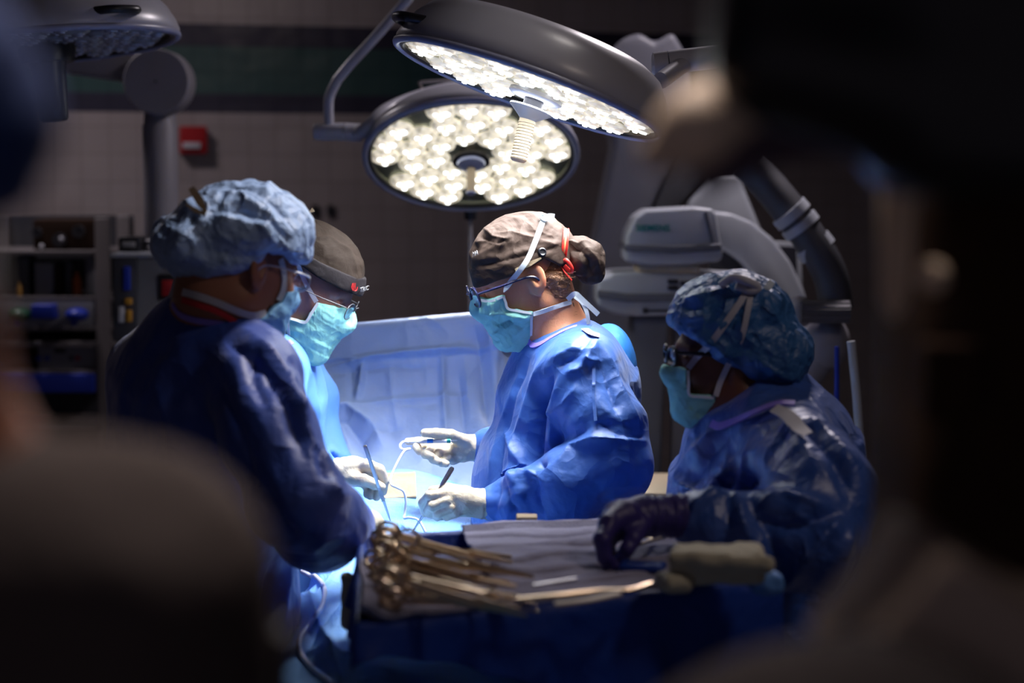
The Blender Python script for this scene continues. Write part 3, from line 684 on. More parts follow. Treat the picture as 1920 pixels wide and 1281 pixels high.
# near (left) gloved hand and far (right) gloved hand
C_ = lambda *a: P(*a)
palm = [(C_(905, 945, 3.84), C_(868, 940, 3.825), .026, .029), (C_(868, 936, 3.82), C_(838, 928, 3.81), .026, .014), (C_(868, 946, 3.83), C_(845, 955, 3.82), .024, .014), (C_(868, 940, 3.85), C_(845, 942, 3.85), .024, .018)]
fing = [([C_(838, 926, 3.808), C_(806, 930, 3.80), C_(793, 942, 3.825), C_(797, 962, 3.85)], .0115, .0082), ([C_(838, 940, 3.80), C_(810, 948, 3.795), C_(803, 960, 3.83), C_(812, 966, 3.85)], .0115, .0085),
        ([C_(844, 952, 3.80), C_(822, 962, 3.80), C_(820, 968, 3.83), C_(830, 968, 3.85)], .011, .008), ([C_(854, 962, 3.805), C_(838, 968, 3.81), C_(838, 970, 3.84)], .010, .0075),
        ([C_(872, 925, 3.85), C_(840, 918, 3.865), C_(812, 922, 3.865), C_(797, 938, 3.862)], .014, .0085)]
glove('glove', pB, palm, fing, [(C_(905, 945, 3.84), C_(950, 946, 3.845), .026, .031)], M['glove'])
palm = [(C_(895, 840, 4.15), C_(868, 840, 4.14), .024, .030), (C_(862, 835, 4.14), C_(840, 830, 4.135), .022, .013), (C_(862, 848, 4.13), C_(846, 858, 4.12), .022, .014), (C_(862, 842, 4.13), C_(840, 843, 4.13), .022, .014)]
fing = [([C_(840, 830, 4.14), C_(808, 827, 4.145), C_(784, 827, 4.14), C_(764, 828, 4.135)], .0105, .007), ([C_(838, 838, 4.125), C_(800, 832, 4.12), C_(782, 838, 4.09), C_(786, 846, 4.075)], .0105, .0085),
        ([C_(842, 848, 4.12), C_(810, 842, 4.10), C_(798, 852, 4.07), C_(808, 856, 4.06)], .0105, .0085), ([C_(846, 856, 4.12), C_(822, 850, 4.09), C_(812, 862, 4.065), C_(822, 866, 4.06)], .010, .008),
        ([C_(852, 862, 4.12), C_(838, 858, 4.09), C_(828, 868, 4.07), C_(836, 870, 4.065)], .009, .0075), ([C_(872, 828, 4.12), C_(845, 816, 4.09), C_(818, 813, 4.075), C_(796, 812, 4.07)], .014, .009)][0:6]
glove('glove', pB, palm, fing, [(C_(895, 840, 4.15), C_(922, 841, 4.16), .026, .032)], M['glove'])
mb = MB(); mb.lathe([(.031, -.002), (.034, 0), (.034, .004), (.031, .006)], C_(905, 839, 4.155), C_(925, 839, 4.16) - C_(905, 839, 4.155), 40); mb.build('sleeve_cuff', M['yellow'], gownB)

# --- the surgeon behind on the left, dark brown cap, looking down to the right
fC = Frame(0, -5, 24, 1.10).at_ear(P(538, 543, 4.10), -1)
farC = [(P(545, 690, 4.42), .07), (P(588, 745, 4.44), .05), (P(600, 830, 4.42), .045), (P(640, 880, 4.40), .035)]
nearC = [(P(505, 690, 4.12), .075), (P(520, 830, 4.02), .065), (P(575, 868, 4.05), .045), (P(612, 884, 4.08), .034)]
foldC = [([(560, 660), (590, 720), (600, 800)], 6, .005), ([(590, 660), (600, 700), (604, 760)], 4, -.008), ([(545, 670), (575, 760), (585, 860)], 7, -.006), ([(608, 850), (622, 845), (636, 855)], 3, .006), ([(608, 862), (625, 860), (640, 866)], 3, -.006)]
pC, bfC, gfC, hdC = gowned_person('person in light blue gown and dark brown cap bending over the patient with forceps', fC, -1, P(515, 655, 4.24), P(508, 735, 4.25), P(505, 900, 4.25),
    P(505, 1250, 4.25), (P(505, 690, 4.10), P(515, 690, 4.40)), [nearC, farC], (.105, .125, .20), (0, 1, 0), M['skinC'], M['gownC'], .0065, foldC, crum=(8, .010, 13), gup=.062, legx=.075)
gownC = [c for c in pC.children if c.name.startswith('gown')][0]
sC = fld([('u', 0, gfC), ('u', 0, bfC)])
pts, ns = onsurf(sC, [(500, 628), (512, 640), (525, 647), (538, 646), (546, 642)], .002); ribbon('collar_binding', pts, .012, M['purple'], gownC, .003, ns)
cc = ell((-.004, 0, .028), (.118, .088, .104))
capfC = fld([('u', 0, fC.wrap(cc)), ('i', .003, region(fC, [(500, 470), (560, 488), (612, 518), (690, 552), (720, 560), (720, 390), (480, 390)], -1))])
capC = sdfobj('cap', capfC, *bndl(fC, .17), .0032, M['capC'], pC, multi(capd(fC), folds([([(575, 450), (620, 445), (655, 470), (672, 520)], 2, .003)])))
bandf = fld([('u', 0, fC.wrap(ell((-.004, 0, .028), (.1205, .0905, .106)))), ('i', .002, region(fC, [(520, 452), (560, 466), (610, 495), (660, 520), (720, 540), (720, 590), (672, 562), (612, 528), (560, 492), (510, 478)], -1))])
bandC = sdfobj('cap_band', bandf, *bndl(fC, .17), .0032, M['capband'], capC, lambda V, N: soft(V, 40, .0008, 2))
tx = text_on(bandf, 'TRIC', 671, 547, .014, M['white'], bandC, ang=math.radians(4), right=np.array([.75, .6, 0.05]))
p_, n_ = hit(bandf, 663, 539, off=.003)
if p_ is not None:
    r_ = nrm(np.cross([0, 0, 1.0], n_)); r_ = r_ if r_[0] > 0 else -r_; u_ = np.cross(n_, r_); u_ = u_ if u_[2] > 0 else -u_
    mb = MB()
    for k in range(3): mb.tube(spline([p_ + r_ * (.004 * (k - 1) - .003) + u_ * .010, p_ + r_ * (.0045 * (k - 1) - .004) + u_ * .0, p_ + r_ * (.0035 * (k - 1) + .001) - u_ * .007], 4), [.0006, .0009, .001, .0012, .0012, .001, .0009, .0007, .0004], 6)
    mb.tube(spline([p_ + r_ * .001 - u_ * .007, p_ + r_ * .006 - u_ * .006, p_ + r_ * .008 + u_ * .001], 4), .0009, 6); mb.build('claw_logo', M['redtxt'], bandC)
mregC = [(595, 565), (572, 603), (537, 595), (538, 645), (560, 690), (720, 690), (720, 590), (655, 582), (630, 578)]
mfC = maskfield(fC, -1, mregC); mC = sdfobj('mask', mfC, *bndl(fC, .2), .0032, M['mask'], pC, pleats(fC))
hC = fld([('u', 0, bfC), ('u', 0, mfC), ('u', 0, capfC), ('u', 0, bandf)])
for q in ([(595, 567), (584, 585), (572, 603), (555, 600), (538, 596)], [(539, 597), (540, 615), (541, 632)]):
    pts, ns = onsurf(mfC, [(x + 1, y + 1) for x, y in q], .0015); ribbon('mask_edging', pts, .006, M['tie'], mC, .0012, ns)
pts, ns = onsurf(hC, [(594, 567), (578, 540), (566, 515), (556, 488)], .003); ribbon('mask_tie', pts, .0095, M['tieD'], mC, .0012, ns)
pts, ns = onsurf(hC, [(538, 597), (524, 584), (512, 575)], .003); ribbon('mask_tie', pts, .009, M['tieD'], mC, .0012, ns)
ribbon('mask_tie', [P(553, 418, 4.15), P(562, 412, 4.14), P(575, 402, 4.14), P(588, 393, 4.14)], [.004, .003, .0015, .0015, .010], M['tan'], mC, .001)
ribbon('mask_tie', [P(556, 422, 4.15), P(553, 412, 4.14), P(550, 406, 4.14)], .008, M['tan'], mC, .001)
spectacles(pC, fC, M['boomd'], -1, z=.0, fx=.114, r=.001, hh=.016, w=.028)
palm = [(C_(632, 886, 4.07), C_(662, 884, 4.06), .024, .030), (C_(662, 878, 4.06), C_(688, 872, 4.04), .024, .012), (C_(664, 888, 4.07), C_(684, 892, 4.07), .026, .013), (C_(664, 895, 4.09), C_(682, 902, 4.09), .022, .013)]
fing = [([C_(690, 872, 4.035), C_(712, 880, 4.04), C_(721, 902, 4.05), C_(718, 922, 4.06)], .0115, .0085), ([C_(688, 880, 4.05), C_(712, 892, 4.06), C_(716, 915, 4.075), C_(706, 932, 4.08)], .0115, .0085),
        ([C_(684, 892, 4.07), C_(700, 905, 4.08), C_(703, 920, 4.09), C_(694, 930, 4.08)], .011, .0085), ([C_(680, 902, 4.09), C_(690, 916, 4.10), C_(688, 928, 4.085)], .010, .008),
        ([C_(655, 896, 4.04), C_(682, 900, 4.02), C_(702, 908, 4.02), C_(716, 914, 4.03)], .014, .009)]
glove('glove', pC, palm, fing, [(C_(640, 885, 4.07), C_(602, 888, 4.085), .027, .031)], M['glove'])

# --- the surgeon at the left with the bouffant cap, seen from behind
fA = Frame(0, 42, 14, 1.08).at_ear(P(484, 508, 3.28), -1)
armA = [[(P(478, 722, 3.25), .078), (P(508, 820, 3.17), .080), (P(552, 930, 3.13), .080), (P(600, 980, 3.22), .075), (P(640, 985, 3.42), .050), (P(662, 985, 3.50), .036)],
        [(P(290, 700, 3.58), .080), (P(300, 850, 3.66), .07), (P(420, 960, 3.72), .06), (P(470, 975, 3.80), .036)]]
foldA = [([(440, 620), (500, 650), (560, 720), (590, 790)], 9, .010), ([(420, 640), (500, 690), (540, 750), (580, 860)], 8, -.010), ([(520, 680), (560, 750), (590, 830), (640, 870)], 7, .010), ([(540, 700), (550, 740), (575, 770)], 5, .008),
 ([(480, 650), (470, 700), (500, 760)], 7, -.008), ([(600, 830), (612, 870), (620, 900)], 6, -.010), ([(620, 900), (640, 930), (668, 925)], 5, .010), ([(575, 1040), (610, 1010), (660, 1000)], 8, .008), ([(400, 690), (440, 800), (470, 950)], 14, -.008), ([(300, 720), (330, 860), (340, 980)], 16, .008),
 ([(480, 900), (520, 980), (560, 1020)], 8, -.012), ([(520, 1050), (500, 1150), (490, 1250)], 8, -.010), ([(550, 1050), (530, 1150), (515, 1250)], 8, .008)]
latA = np.array([-math.sin(math.radians(38)), math.cos(math.radians(38)), 0])
pA, bfA, gfA, hdA = gowned_person('person in dark blue gown and puffy pale cap seen from behind, beside the patient', fA, -1, P(395, 615, 3.40), P(380, 720, 3.42), P(375, 930, 3.42),
    P(380, 1400, 3.42), (P(300, 705, 3.56), P(455, 705, 3.29)), armA, (.135, .145, .19), latA, M['skinA'], M['gownA'], .0065, foldA, crum=(6, .018, 23), gup=.085, neck_r=(.062, .068))
gownA = [c for c in pA.children if c.name.startswith('gown')][0]
sA = fld([('u', 0, gfA), ('u', 0, bfA)])
pts, ns = onsurf(sA, [(325, 572), (340, 590), (370, 600), (410, 606), (445, 618), (470, 640)], .002, Yd=3.3); ribbon('collar_binding', pts, .012, M['purple'], gownA, .003, ns)
pts, ns = onsurf(bfA, [(345, 562), (375, 572), (410, 584), (440, 602), (456, 622)], .004, Yd=3.3); ribbon('undershirt_collar', pts, .009, M['redfab'], gownA, .004, ns)
Yh = fA.o[1]
bo = fld([('u', 0, ell(P(468, 440, Yh), (.103, .105, .088))), ('u', .03, ell(P(374, 458, Yh - .02), (.084, .10, .056))), ('u', .03, ell(P(535, 455, Yh + .02), (.040, .085, .046))),
          ('u', .02, fA.wrap(ell((-.012, 0, .03), (.103, .082, .095)))), ('i', .008, region(fA, [(240, 505), (300, 500), (345, 518), (400, 524), (440, 512), (466, 500), (484, 470), (520, 478), (545, 492), (610, 490), (640, 300), (240, 300)], -1))])
def boufd(seed, amp=.010, rx=1.0):
    return lambda V, N: crumple(V, 10, amp * .5, seed) + creases(V, 13, amp * .55, seed) + .003 * (vnoise(V * 90, seed) - .5) + .006 * (vnoise(V * 22, seed + 2) - .5)
capA = sdfobj('bouffant_cap', bo, *bounds([P(430, 440, Yh)], .2), .0042, M['bouf'], pA, multi(boufd(31, .011), folds([([(400, 410), (440, 412), (490, 425), (525, 470)], 6, .007), ([(390, 400), (450, 398), (510, 420), (545, 460)], 6, -.007), ([(395, 412), (350, 440), (315, 490)], 7, .008), ([(450, 365), (500, 400), (560, 450)], 6, .005), ([(480, 360), (540, 410), (570, 460)], 6, -.005), ([(470, 400), (520, 440), (550, 480)], 5, .006)])))
mregA = [(536, 548), (524, 568), (508, 580), (497, 592), (466, 612), (470, 650), (640, 660), (640, 535)]
mfA = maskfield(fA, -1, mregA); mA = sdfobj('mask', mfA, *bndl(fA, .2), .0035, M['maskA'], pA, pleats(fA))
hA = fld([('u', 0, bfA), ('u', 0, mfA), ('u', 0, bo), ('u', 0, gfA)])
pts, ns = onsurf(hA, [(523, 486), (528, 505), (530, 525), (528, 545), (520, 562)], .004, Yd=3.2); ribbon('mask_tie', pts, .012, M['tie'], mA, .0015, ns)
pts, ns = onsurf(hA, [(497, 588), (470, 590), (440, 580), (410, 568), (375, 556), (345, 548)], .004, Yd=3.2); ribbon('mask_tie', pts, .012, M['tieD'], mA, .0015, ns)
ribbon('mask_tie', [P(345, 510, 3.33), P(333, 530, 3.32), P(322, 560, 3.32)], .014, M['tieD'], mA)
ribbon('mask_tie', [P(386, 398, 3.20), P(374, 376, 3.20), P(358, 352, 3.20)], [.006, .014, .010], M['tan'], mA)
ribbon('mask_tie', [P(386, 402, 3.20), P(366, 394, 3.20), P(349, 383, 3.20)], [.005, .008, .003], M['tan'], mA)
bd = fld([('u', 0, fA.wrap(ell((.028, 0, -.055), (.062, .062, .066)))), ('i', .003, region(fA, [(478, 520), (505, 500), (512, 560), (520, 600), (500, 620), (450, 610), (460, 570)], -1))])
sdfobj('beard', bd, *bndl(fA, .17), .0035, M['beard'], pA, lambda V, N: soft(V, 200, .002, 4))
spectacles(pA, fA, M['steel'], -1, z=.0, fx=.110, r=.0013, hh=.015, w=.025)
palm = [(C_(676, 985, 3.55), C_(692, 985, 3.58), .024, .027), (C_(690, 978, 3.57), C_(704, 982, 3.60), .018, .013), (C_(690, 992, 3.57), C_(702, 996, 3.60), .018, .013)]
fing = [([C_(702, 978, 3.595), C_(712, 990, 3.61), C_(708, 1004, 3.60)], .010, .008), ([C_(702, 984, 3.58), C_(708, 996, 3.59), C_(702, 1008, 3.58)], .010, .008), ([C_(700, 990, 3.565), C_(704, 1002, 3.57), C_(696, 1010, 3.57)], .010, .008),
        ([C_(694, 996, 3.56), C_(696, 1006, 3.56), C_(690, 1012, 3.56)], .009, .007), ([C_(688, 972, 3.60), C_(702, 970, 3.62), C_(714, 980, 3.63)], .011, .008)]
glove('glove', pA, palm, fing, [(C_(676, 985, 3.55), C_(655, 985, 3.48), .027, .031)], M['glove'])

# --- the scrub nurse at the right of the tray
fD = Frame(0, 187, -1, 0.87).at_ear(P(1380, 686, 3.42), 1)
armD = [[(P(1480, 840, 3.30), .085), (P(1545, 930, 3.17), .085), (P(1520, 1010, 3.12), .085), (P(1420, 1010, 3.12), .070), (P(1335, 985, 3.12), .048), (P(1300, 972, 3.12), .036)],
        [(P(1410, 830, 3.70), .075), (P(1330, 950, 3.72), .06), (P(1300, 1010, 3.60), .034)]]
foldD = [([(1560, 960), (1480, 935), (1420, 950)], 7, .014), ([(1570, 970), (1500, 1060), (1450, 1110)], 7, .012), ([(1580, 960), (1520, 980), (1470, 985), (1420, 965)], 8, -.012), ([(1400, 935), (1440, 1000), (1470, 1080)], 8, -.012),
 ([(1370, 925), (1390, 960), (1410, 1020)], 7, .012), ([(1510, 825), (1450, 880), (1405, 940)], 6, .012), ([(1500, 840), (1420, 900), (1390, 930)], 7, -.010), ([(1390, 845), (1350, 900), (1325, 935)], 6, .012), ([(1400, 830), (1385, 900), (1378, 925)], 5, .010),
 ([(1350, 890), (1356, 928)], 4, .008), ([(1340, 800), (1290, 850), (1255, 905)], 6, .010), ([(1360, 810), (1310, 870), (1270, 930)], 7, -.010), ([(1500, 790), (1560, 850), (1600, 920)], 8, -.012), ([(1515, 780), (1570, 830), (1600, 880)], 6, .010),
 ([(1470, 790), (1490, 820), (1520, 830)], 6, .010), ([(1290, 955), (1330, 935), (1360, 930)], 5, .010), ([(1600, 980), (1570, 1060), (1540, 1130)], 8, .010), ([(1375, 940), (1360, 1000), (1350, 1040)], 6, -.006), ([(1480, 960), (1530, 985), (1580, 985)], 6, .008)]
latD = nrm(np.array([.10, 1, 0]))
pD, bfD, gfD, hdD = gowned_person('person in black glasses and puffy blue cap reaching a dark purple glove over the tray', fD, 1, P(1415, 765, 3.49), P(1432, 850, 3.50), P(1425, 1000, 3.52),
    P(1430, 1450, 3.52), (P(1480, 825, 3.34), P(1420, 825, 3.66)), armD, (.150, .165, .20), latD, M['skinD'], M['gownD'], .006, foldD, crum=(6, .020, 43), gup=.080, gmix=.25,
    gown_extra=[('u', .05, ell(P(1530, 880, 3.48), (.065, .15, .11))), ('u', .05, ell(P(1545, 1000, 3.48), (.055, .15, .12)))])
gownD = [c for c in pD.children if c.name.startswith('gown')][0]
sD = fld([('u', 0, gfD), ('u', 0, bfD)])
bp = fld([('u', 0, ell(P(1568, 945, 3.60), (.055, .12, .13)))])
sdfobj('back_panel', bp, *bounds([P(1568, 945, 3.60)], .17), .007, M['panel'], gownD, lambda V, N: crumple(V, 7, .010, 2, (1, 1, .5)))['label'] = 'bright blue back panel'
pts, ns = onsurf(sD, [(1335, 795), (1350, 800), (1380, 790), (1420, 772), (1460, 758), (1490, 758)], .002, Yd=3.4); ribbon('collar_binding', pts, .014, M['purple'], gownD, .003, ns)
pts, ns = onsurf(bfD, [(1395, 760), (1425, 752), (1455, 745), (1470, 740)], .004, Yd=3.4); ribbon('undershirt_collar', pts, .014, M['redfab'], gownD, .004, ns)
pts, ns = onsurf(gfD, [(1455, 775), (1480, 790), (1500, 812), (1518, 826)], .012, Yd=3.4); ribbon('neck_tab', pts, [.020, .026, .016], M['tape'], gownD, .001, ns)
YD = fD.o[1]
bod = fld([('u', 0, ell(P(1352, 605, YD), (.096, .104, .088))), ('u', .03, ell(P(1400, 590, YD), (.075, .10, .068))), ('u', .03, ell(P(1442, 664, YD - .005), (.078, .10, .066))),
           ('u', .02, fD.wrap(ell((-.012, 0, .03), (.104, .083, .096)))), ('i', .010, region(fD, [(1200, 612), (1255, 612), (1300, 634), (1335, 668), (1380, 702), (1415, 730), (1450, 745), (1560, 750), (1560, 480), (1200, 480)], 1))])
capD_ = sdfobj('bouffant_cap', bod, *bounds([P(1390, 630, YD)], .2), .0042, M['boufD'], pD, multi(boufd(51, .010), folds([([(1290, 560), (1340, 548), (1380, 540)], 5, .005), ([(1270, 580), (1320, 575), (1390, 545)], 5, -.005), ([(1400, 545), (1370, 620), (1320, 670)], 4, -.004), ([(1420, 545), (1470, 620), (1480, 720)], 6, .006), ([(1300, 620), (1360, 660), (1420, 715)], 5, .006)])))
mregD = [(1290, 692), (1293, 740), (1340, 742), (1341, 790), (1330, 830), (1180, 840), (1180, 690), (1258, 690)]
mfD = maskfield(fD, 1, mregD); mD = sdfobj('mask', mfD, *bndl(fD, .2), .0035, M['mask'], pD, pleats(fD))
hD = fld([('u', 0, bfD), ('u', 0, mfD), ('u', 0, bod), ('u', 0, gfD)])
for q in ([(1291, 694), (1292, 716), (1295, 740), (1318, 743), (1340, 745)],):
    pts, ns = onsurf(mfD, [(x - 1, y + 1) for x, y in q], .0015); ribbon('mask_edging', pts, .005, M['tie'], mD, .0012, ns)
pts, ns = onsurf(hD, [(1292, 692), (1310, 668), (1335, 640), (1365, 600), (1390, 565), (1402, 545)], .004, Yd=3.4); ribbon('mask_tie', pts, .011, M['tieD'], mD, .0012, ns)
pts, ns = onsurf(hD, [(1340, 744), (1352, 715), (1365, 685), (1390, 630), (1402, 580), (1408, 548)], .004, Yd=3.4); ribbon('mask_tie', pts, .010, M['tieD'], mD, .0012, ns)
tubeobj('mask_tie', [P(1352, 535, 3.40), P(1372, 522, 3.39), P(1395, 525, 3.38), P(1420, 538, 3.39), P(1410, 545, 3.39), P(1380, 535, 3.39)], .0075, M['tieD'], mD)
ribbon('mask_tie', [P(1428, 552, 3.42), P(1437, 542, 3.41), P(1448, 528, 3.41)], .012, M['tie'], mD)
g = spectacles(pD, fD, M['black'], 1, z=.010, fx=.114, r=.0032, hh=.017)
palm = [(C_(1210, 968, 3.10), C_(1165, 975, 3.08), .030, .032), (C_(1170, 968, 3.06), C_(1140, 982, 3.03), .026, .016), (C_(1170, 980, 3.12), C_(1150, 1000, 3.14), .024, .016)]
fing = [([C_(1143, 985, 3.03), C_(1128, 1012, 3.00), C_(1134, 1045, 3.00), C_(1150, 1070, 3.01)], .0150, .0105), ([C_(1146, 988, 3.06), C_(1130, 1016, 3.05), C_(1138, 1048, 3.05), C_(1158, 1062, 3.05)], .0145, .0105),
        ([C_(1150, 994, 3.10), C_(1134, 1016, 3.10), C_(1140, 1040, 3.10), C_(1156, 1052, 3.10)], .014, .010), ([C_(1152, 1000, 3.13), C_(1140, 1018, 3.14), C_(1146, 1038, 3.13)], .012, .009),
        ([C_(1200, 985, 3.06), C_(1186, 1010, 3.03), C_(1176, 1030, 3.02), C_(1162, 1052, 3.02)], .016, .010)]
glove('glove', pD, palm, fing, [(C_(1210, 968, 3.10), C_(1325, 968, 3.12), .032, .036)], M['gloveD'], .003)

# --- out of focus figure in the left foreground
def person_fg():
    hd_c = P(-335, 215, .96)
    fr = Frame(0, 80, 0, .95); fr.o = hd_c + np.array([0, 0, -.025])
    H, w_ = head_prims(fr); nk = P(-400, 720, .98); sR, sL = P(195, 1145, 1.0), P(-740, 1145, 1.0); ch = P(-270, 1350, 1.02)
    base = np.array([ch[0], 1.02, 0])
    pr = [('u', 0, w_(H)), ('u', .03, cone(fr.w((-.03, 0, -.05)), nk, .055, .058)), ('u', .08, cone(sL, sR, .05, .05)), ('u', .08, cone(nk, ch, .06, .11, (1, 0, 0), 1.4)), ('u', .06, cone(ch, base + [0, 0, .9], .11, .12, (1, 0, 0), 1.35))]
    el1, el2 = P(235, 2000, 1.0), P(-800, 2000, 1.0)
    pr += [('u', .03, cone(sR, el1, .045, .035)), ('u', .03, cone(sL, el2, .045, .035)), ('u', .03, cone(el1, el1 + [0, .18, .08], .035, .028)), ('u', .03, cone(el2, el2 + [0, .18, .08], .035, .028))]
    for s in (-1, 1):
        hp = base + [s * .09, 0, .85]; kn = base + [s * .09, 0, .47]; an = base + [s * .09, 0, .09]
        pr += [('u', .05, cone(hp, kn, .085, .055)), ('u', .03, cone(kn, an, .055, .036)), ('u', .03, cone(an + [0, 0, -.052], an + [0, .15, -.06], .036, .03))]
    f = fld(pr); lo = np.array([ch[0] - .35, .75, -.02]); hi = np.array([ch[0] + .35, 1.35, 1.92])
    b = sdfobj('person', fld([('u', 0, f), ('i', 0, lambda Q: -Q[:, 2])]), lo, hi, .007, M['skinA'], None, origin=base)
    tag(b, 'blurred person in a dark grey brown jacket filling the lower left corner', 'person')
    j = fld([('u', 0, cone(sL, sR, .078, .078)), ('u', .06, cone(P(-340, 1060, .99), ch, .075, .15, (1, 0, 0), 1.3)), ('u', .05, cone(ch, base + [0, 0, .85], .15, .16, (1, 0, 0), 1.2)), ('u', .04, cone(sR, el1, .078, .060)), ('u', .04, cone(sL, el2, .078, .060)),
             ('u', .04, cone(el1, el1 + [0, .16, .07], .058, .045)), ('u', .04, cone(el2, el2 + [0, .16, .07], .058, .045))])
    sdfobj('jacket', j, lo + [-.03, -.1, .6], hi + [.06, .1, 0], .008, M['jacket'], b, lambda V, N: crumple(V, 7, .012, 61))
    c = fld([('u', 0, ell(hd_c, (.106, .11, .090))), ('i', .01, lambda Q: hd_c[2] - .045 - Q[:, 2])])
    sdfobj('bouffant_cap', c, hd_c - .13, hd_c + .13, .006, M['capE'], b, boufd(71, .008))
person_fg()
# ------------------------------------------------------------------ the room
WY = lambda x: 8.0 + .3 * (x + 1)
def wall_material():
    m = bpy.data.materials.new('glazed_wall_tile'); m.use_nodes = True; nt = m.node_tree; N = nt.nodes; L = nt.links; b = N['Principled BSDF']
    tc = N.new('ShaderNodeTexCoord'); g = N.new('ShaderNodeNewGeometry'); sep = N.new('ShaderNodeSeparateXYZ'); L.new(g.outputs['Position'], sep.inputs[0])
    cmb = N.new('ShaderNodeCombineXYZ'); L.new(sep.outputs[0], cmb.inputs[0]); L.new(sep.outputs[2], cmb.inputs[1])
    br = N.new('ShaderNodeTexBrick'); br.offset = 0; br.inputs['Scale'].default_value = 1.0; br.inputs['Brick Width'].default_value = .105; br.inputs['Row Height'].default_value = .108
    br.inputs['Mortar Size'].default_value = .0022; br.inputs['Mortar Smooth'].default_value = .3; L.new(cmb.outputs[0], br.inputs['Vector'])
    br.inputs['Color1'].default_value = (1, 1, 1, 1); br.inputs['Color2'].default_value = (.9, .9, .9, 1); br.inputs['Mortar'].default_value = (.68, .68, .68, 1)
    cr = N.new('ShaderNodeValToRGB'); cr.color_ramp.interpolation = 'CONSTANT'; mr = N.new('ShaderNodeMapRange'); mr.inputs[1].default_value = 0; mr.inputs[2].default_value = 3.2
    L.new(sep.outputs[2], mr.inputs[0]); L.new(mr.outputs[0], cr.inputs[0]); e = cr.color_ramp.elements
    beige = (.34, .29, .29, 1); dark = (.03, .027, .05, 1); green = (.035, .075, .075, 1)
    e[0].position = 0; e[0].color = beige; e[1].position = 1.99 / 3.2; e[1].color = dark
    for z, c in ((2.075, green), (2.26, dark), (2.345, beige)):
        q = e.new(z / 3.2); q.color = c
    mx = N.new('ShaderNodeMix'); mx.data_type = 'RGBA'; mx.blend_type = 'MULTIPLY'; mx.inputs[0].default_value = 1; L.new(cr.outputs[0], mx.inputs[6]); L.new(br.outputs['Color'], mx.inputs[7]); L.new(mx.outputs[2], b.inputs['Base Color'])
    b.inputs['Roughness'].default_value = .22
    bu = N.new('ShaderNodeBump'); bu.inputs['Distance'].default_value = .002; L.new(br.outputs['Color'], bu.inputs['Height'])
    n = N.new('ShaderNodeTexNoise'); n.inputs['Scale'].default_value = 5; L.new(g.outputs['Position'], n.inputs['Vector']); b2 = N.new('ShaderNodeBump'); b2.inputs['Distance'].default_value = .004
    L.new(n.outputs['Fac'], b2.inputs['Height']); L.new(bu.outputs[0], b2.inputs['Normal']); L.new(b2.outputs[0], b.inputs['Normal'])
    return m
WALL = wall_material()
paint = mat('grey_wall_paint', (.16, .13, .14), .8); flo = mat('grey_vinyl_floor', (.10, .095, .11), .35, bump=[('noise', 8, .002)])
def struct(name, mb, m, parent=None):
    o = mb.build(name, m, parent, smooth=False)
    if parent is None: o['kind'] = 'structure'
    return o
mb = MB(); mb.add([(-4, WY(-4), 0), (4, WY(4), 0), (4, WY(4), 3.2), (-4, WY(-4), 3.2), (-4, WY(-4) + .15, 0), (4, WY(4) + .15, 0), (4, WY(4) + .15, 3.2), (-4, WY(-4) + .15, 3.2)],
                  [(0, 1, 2, 3), (5, 4, 7, 6), (4, 0, 3, 7), (1, 5, 6, 2), (3, 2, 6, 7), (4, 5, 1, 0)]); struct('wall_back', mb, WALL)
mb = MB(); mb.box((0, 4, -.05), (8.3, 12, .1)); struct('floor', mb, flo)
mb = MB(); mb.box((0, 4, 3.25), (8.3, 12, .1)); struct('ceiling', mb, paint)
mb = MB(); mb.box((-4.08, 4, 1.6), (.16, 12, 3.2)); struct('wall_left', mb, paint)
mb = MB(); mb.box((4.08, 4, 1.6), (.16, 12, 3.2)); struct('wall_right', mb, paint)
X, Z3 = np.array([1.0, 0, 0]), np.array([0, 0, 1.0])
def slab(pxs, Y, depth, bev=0.004, mb=None):
    """a solid panel with the outline given, facing the room, at distance Y"""
    pts = np.array([P(x, y, Y) for x, y in pxs]); c = pts.mean(0); pl = [(p[0] - c[0], p[2] - c[2]) for p in pts]
    a = sum(pl[i - 1][0] * pl[i][1] - pl[i][0] * pl[i - 1][1] for i in range(len(pl)))
    if a < 0: pl = pl[::-1]
    mb = mb or MB(); mb.prism(pl, c + [0, depth / 2, 0], X, Z3, depth, bev); return mb
def floorbox(x0, x1, Y, depth, ztop, bev=.004, z0=0.0):
    mb = MB(); xa = (x0 - 960) / FPX * Y; xb = (x1 - 960) / FPX * Y; mb.box(((xa + xb) / 2, Y + depth / 2, (ztop + z0) / 2), (xb - xa, depth, ztop - z0), bev=bev); return mb
def zat(py, Y): return P(960, py, Y)[2]
# fire alarm and two outlets on the wall
def on_wall(px, py):
    y = 8.0
    for _ in range(6): y = WY(P(px, py, y)[0])
    return P(px, py, y)
c = on_wall(364, 263); r = root('fire_alarm_box', c, 'small red fire alarm box on the tiled back wall', 'fire alarm')
Rw = np.array([[.958, -.287, 0], [.287, .958, 0], [0, 0, 1]])
MB().box(c + [0, -.03, 0], (.105, .06, .108), Rw, .006).build('housing', M['alarm'], r); MB().box(c + [.0, -.065, -.022], (.07, .014, .022), Rw, .003).build('pull_handle', M['tape'], r)
for i, px in enumerate((591, 620)):
    c = on_wall(px, 395); o = MB().box(c + [0, -.008, 0], (.028, .016, .045), Rw, .003).build('wall_outlet', M['black']); tag(o, 'dark wall outlet on the tiles, the %s of two' % ('one farther from the lit lamp' if i == 0 else 'one nearer the lit lamp'), 'outlet')

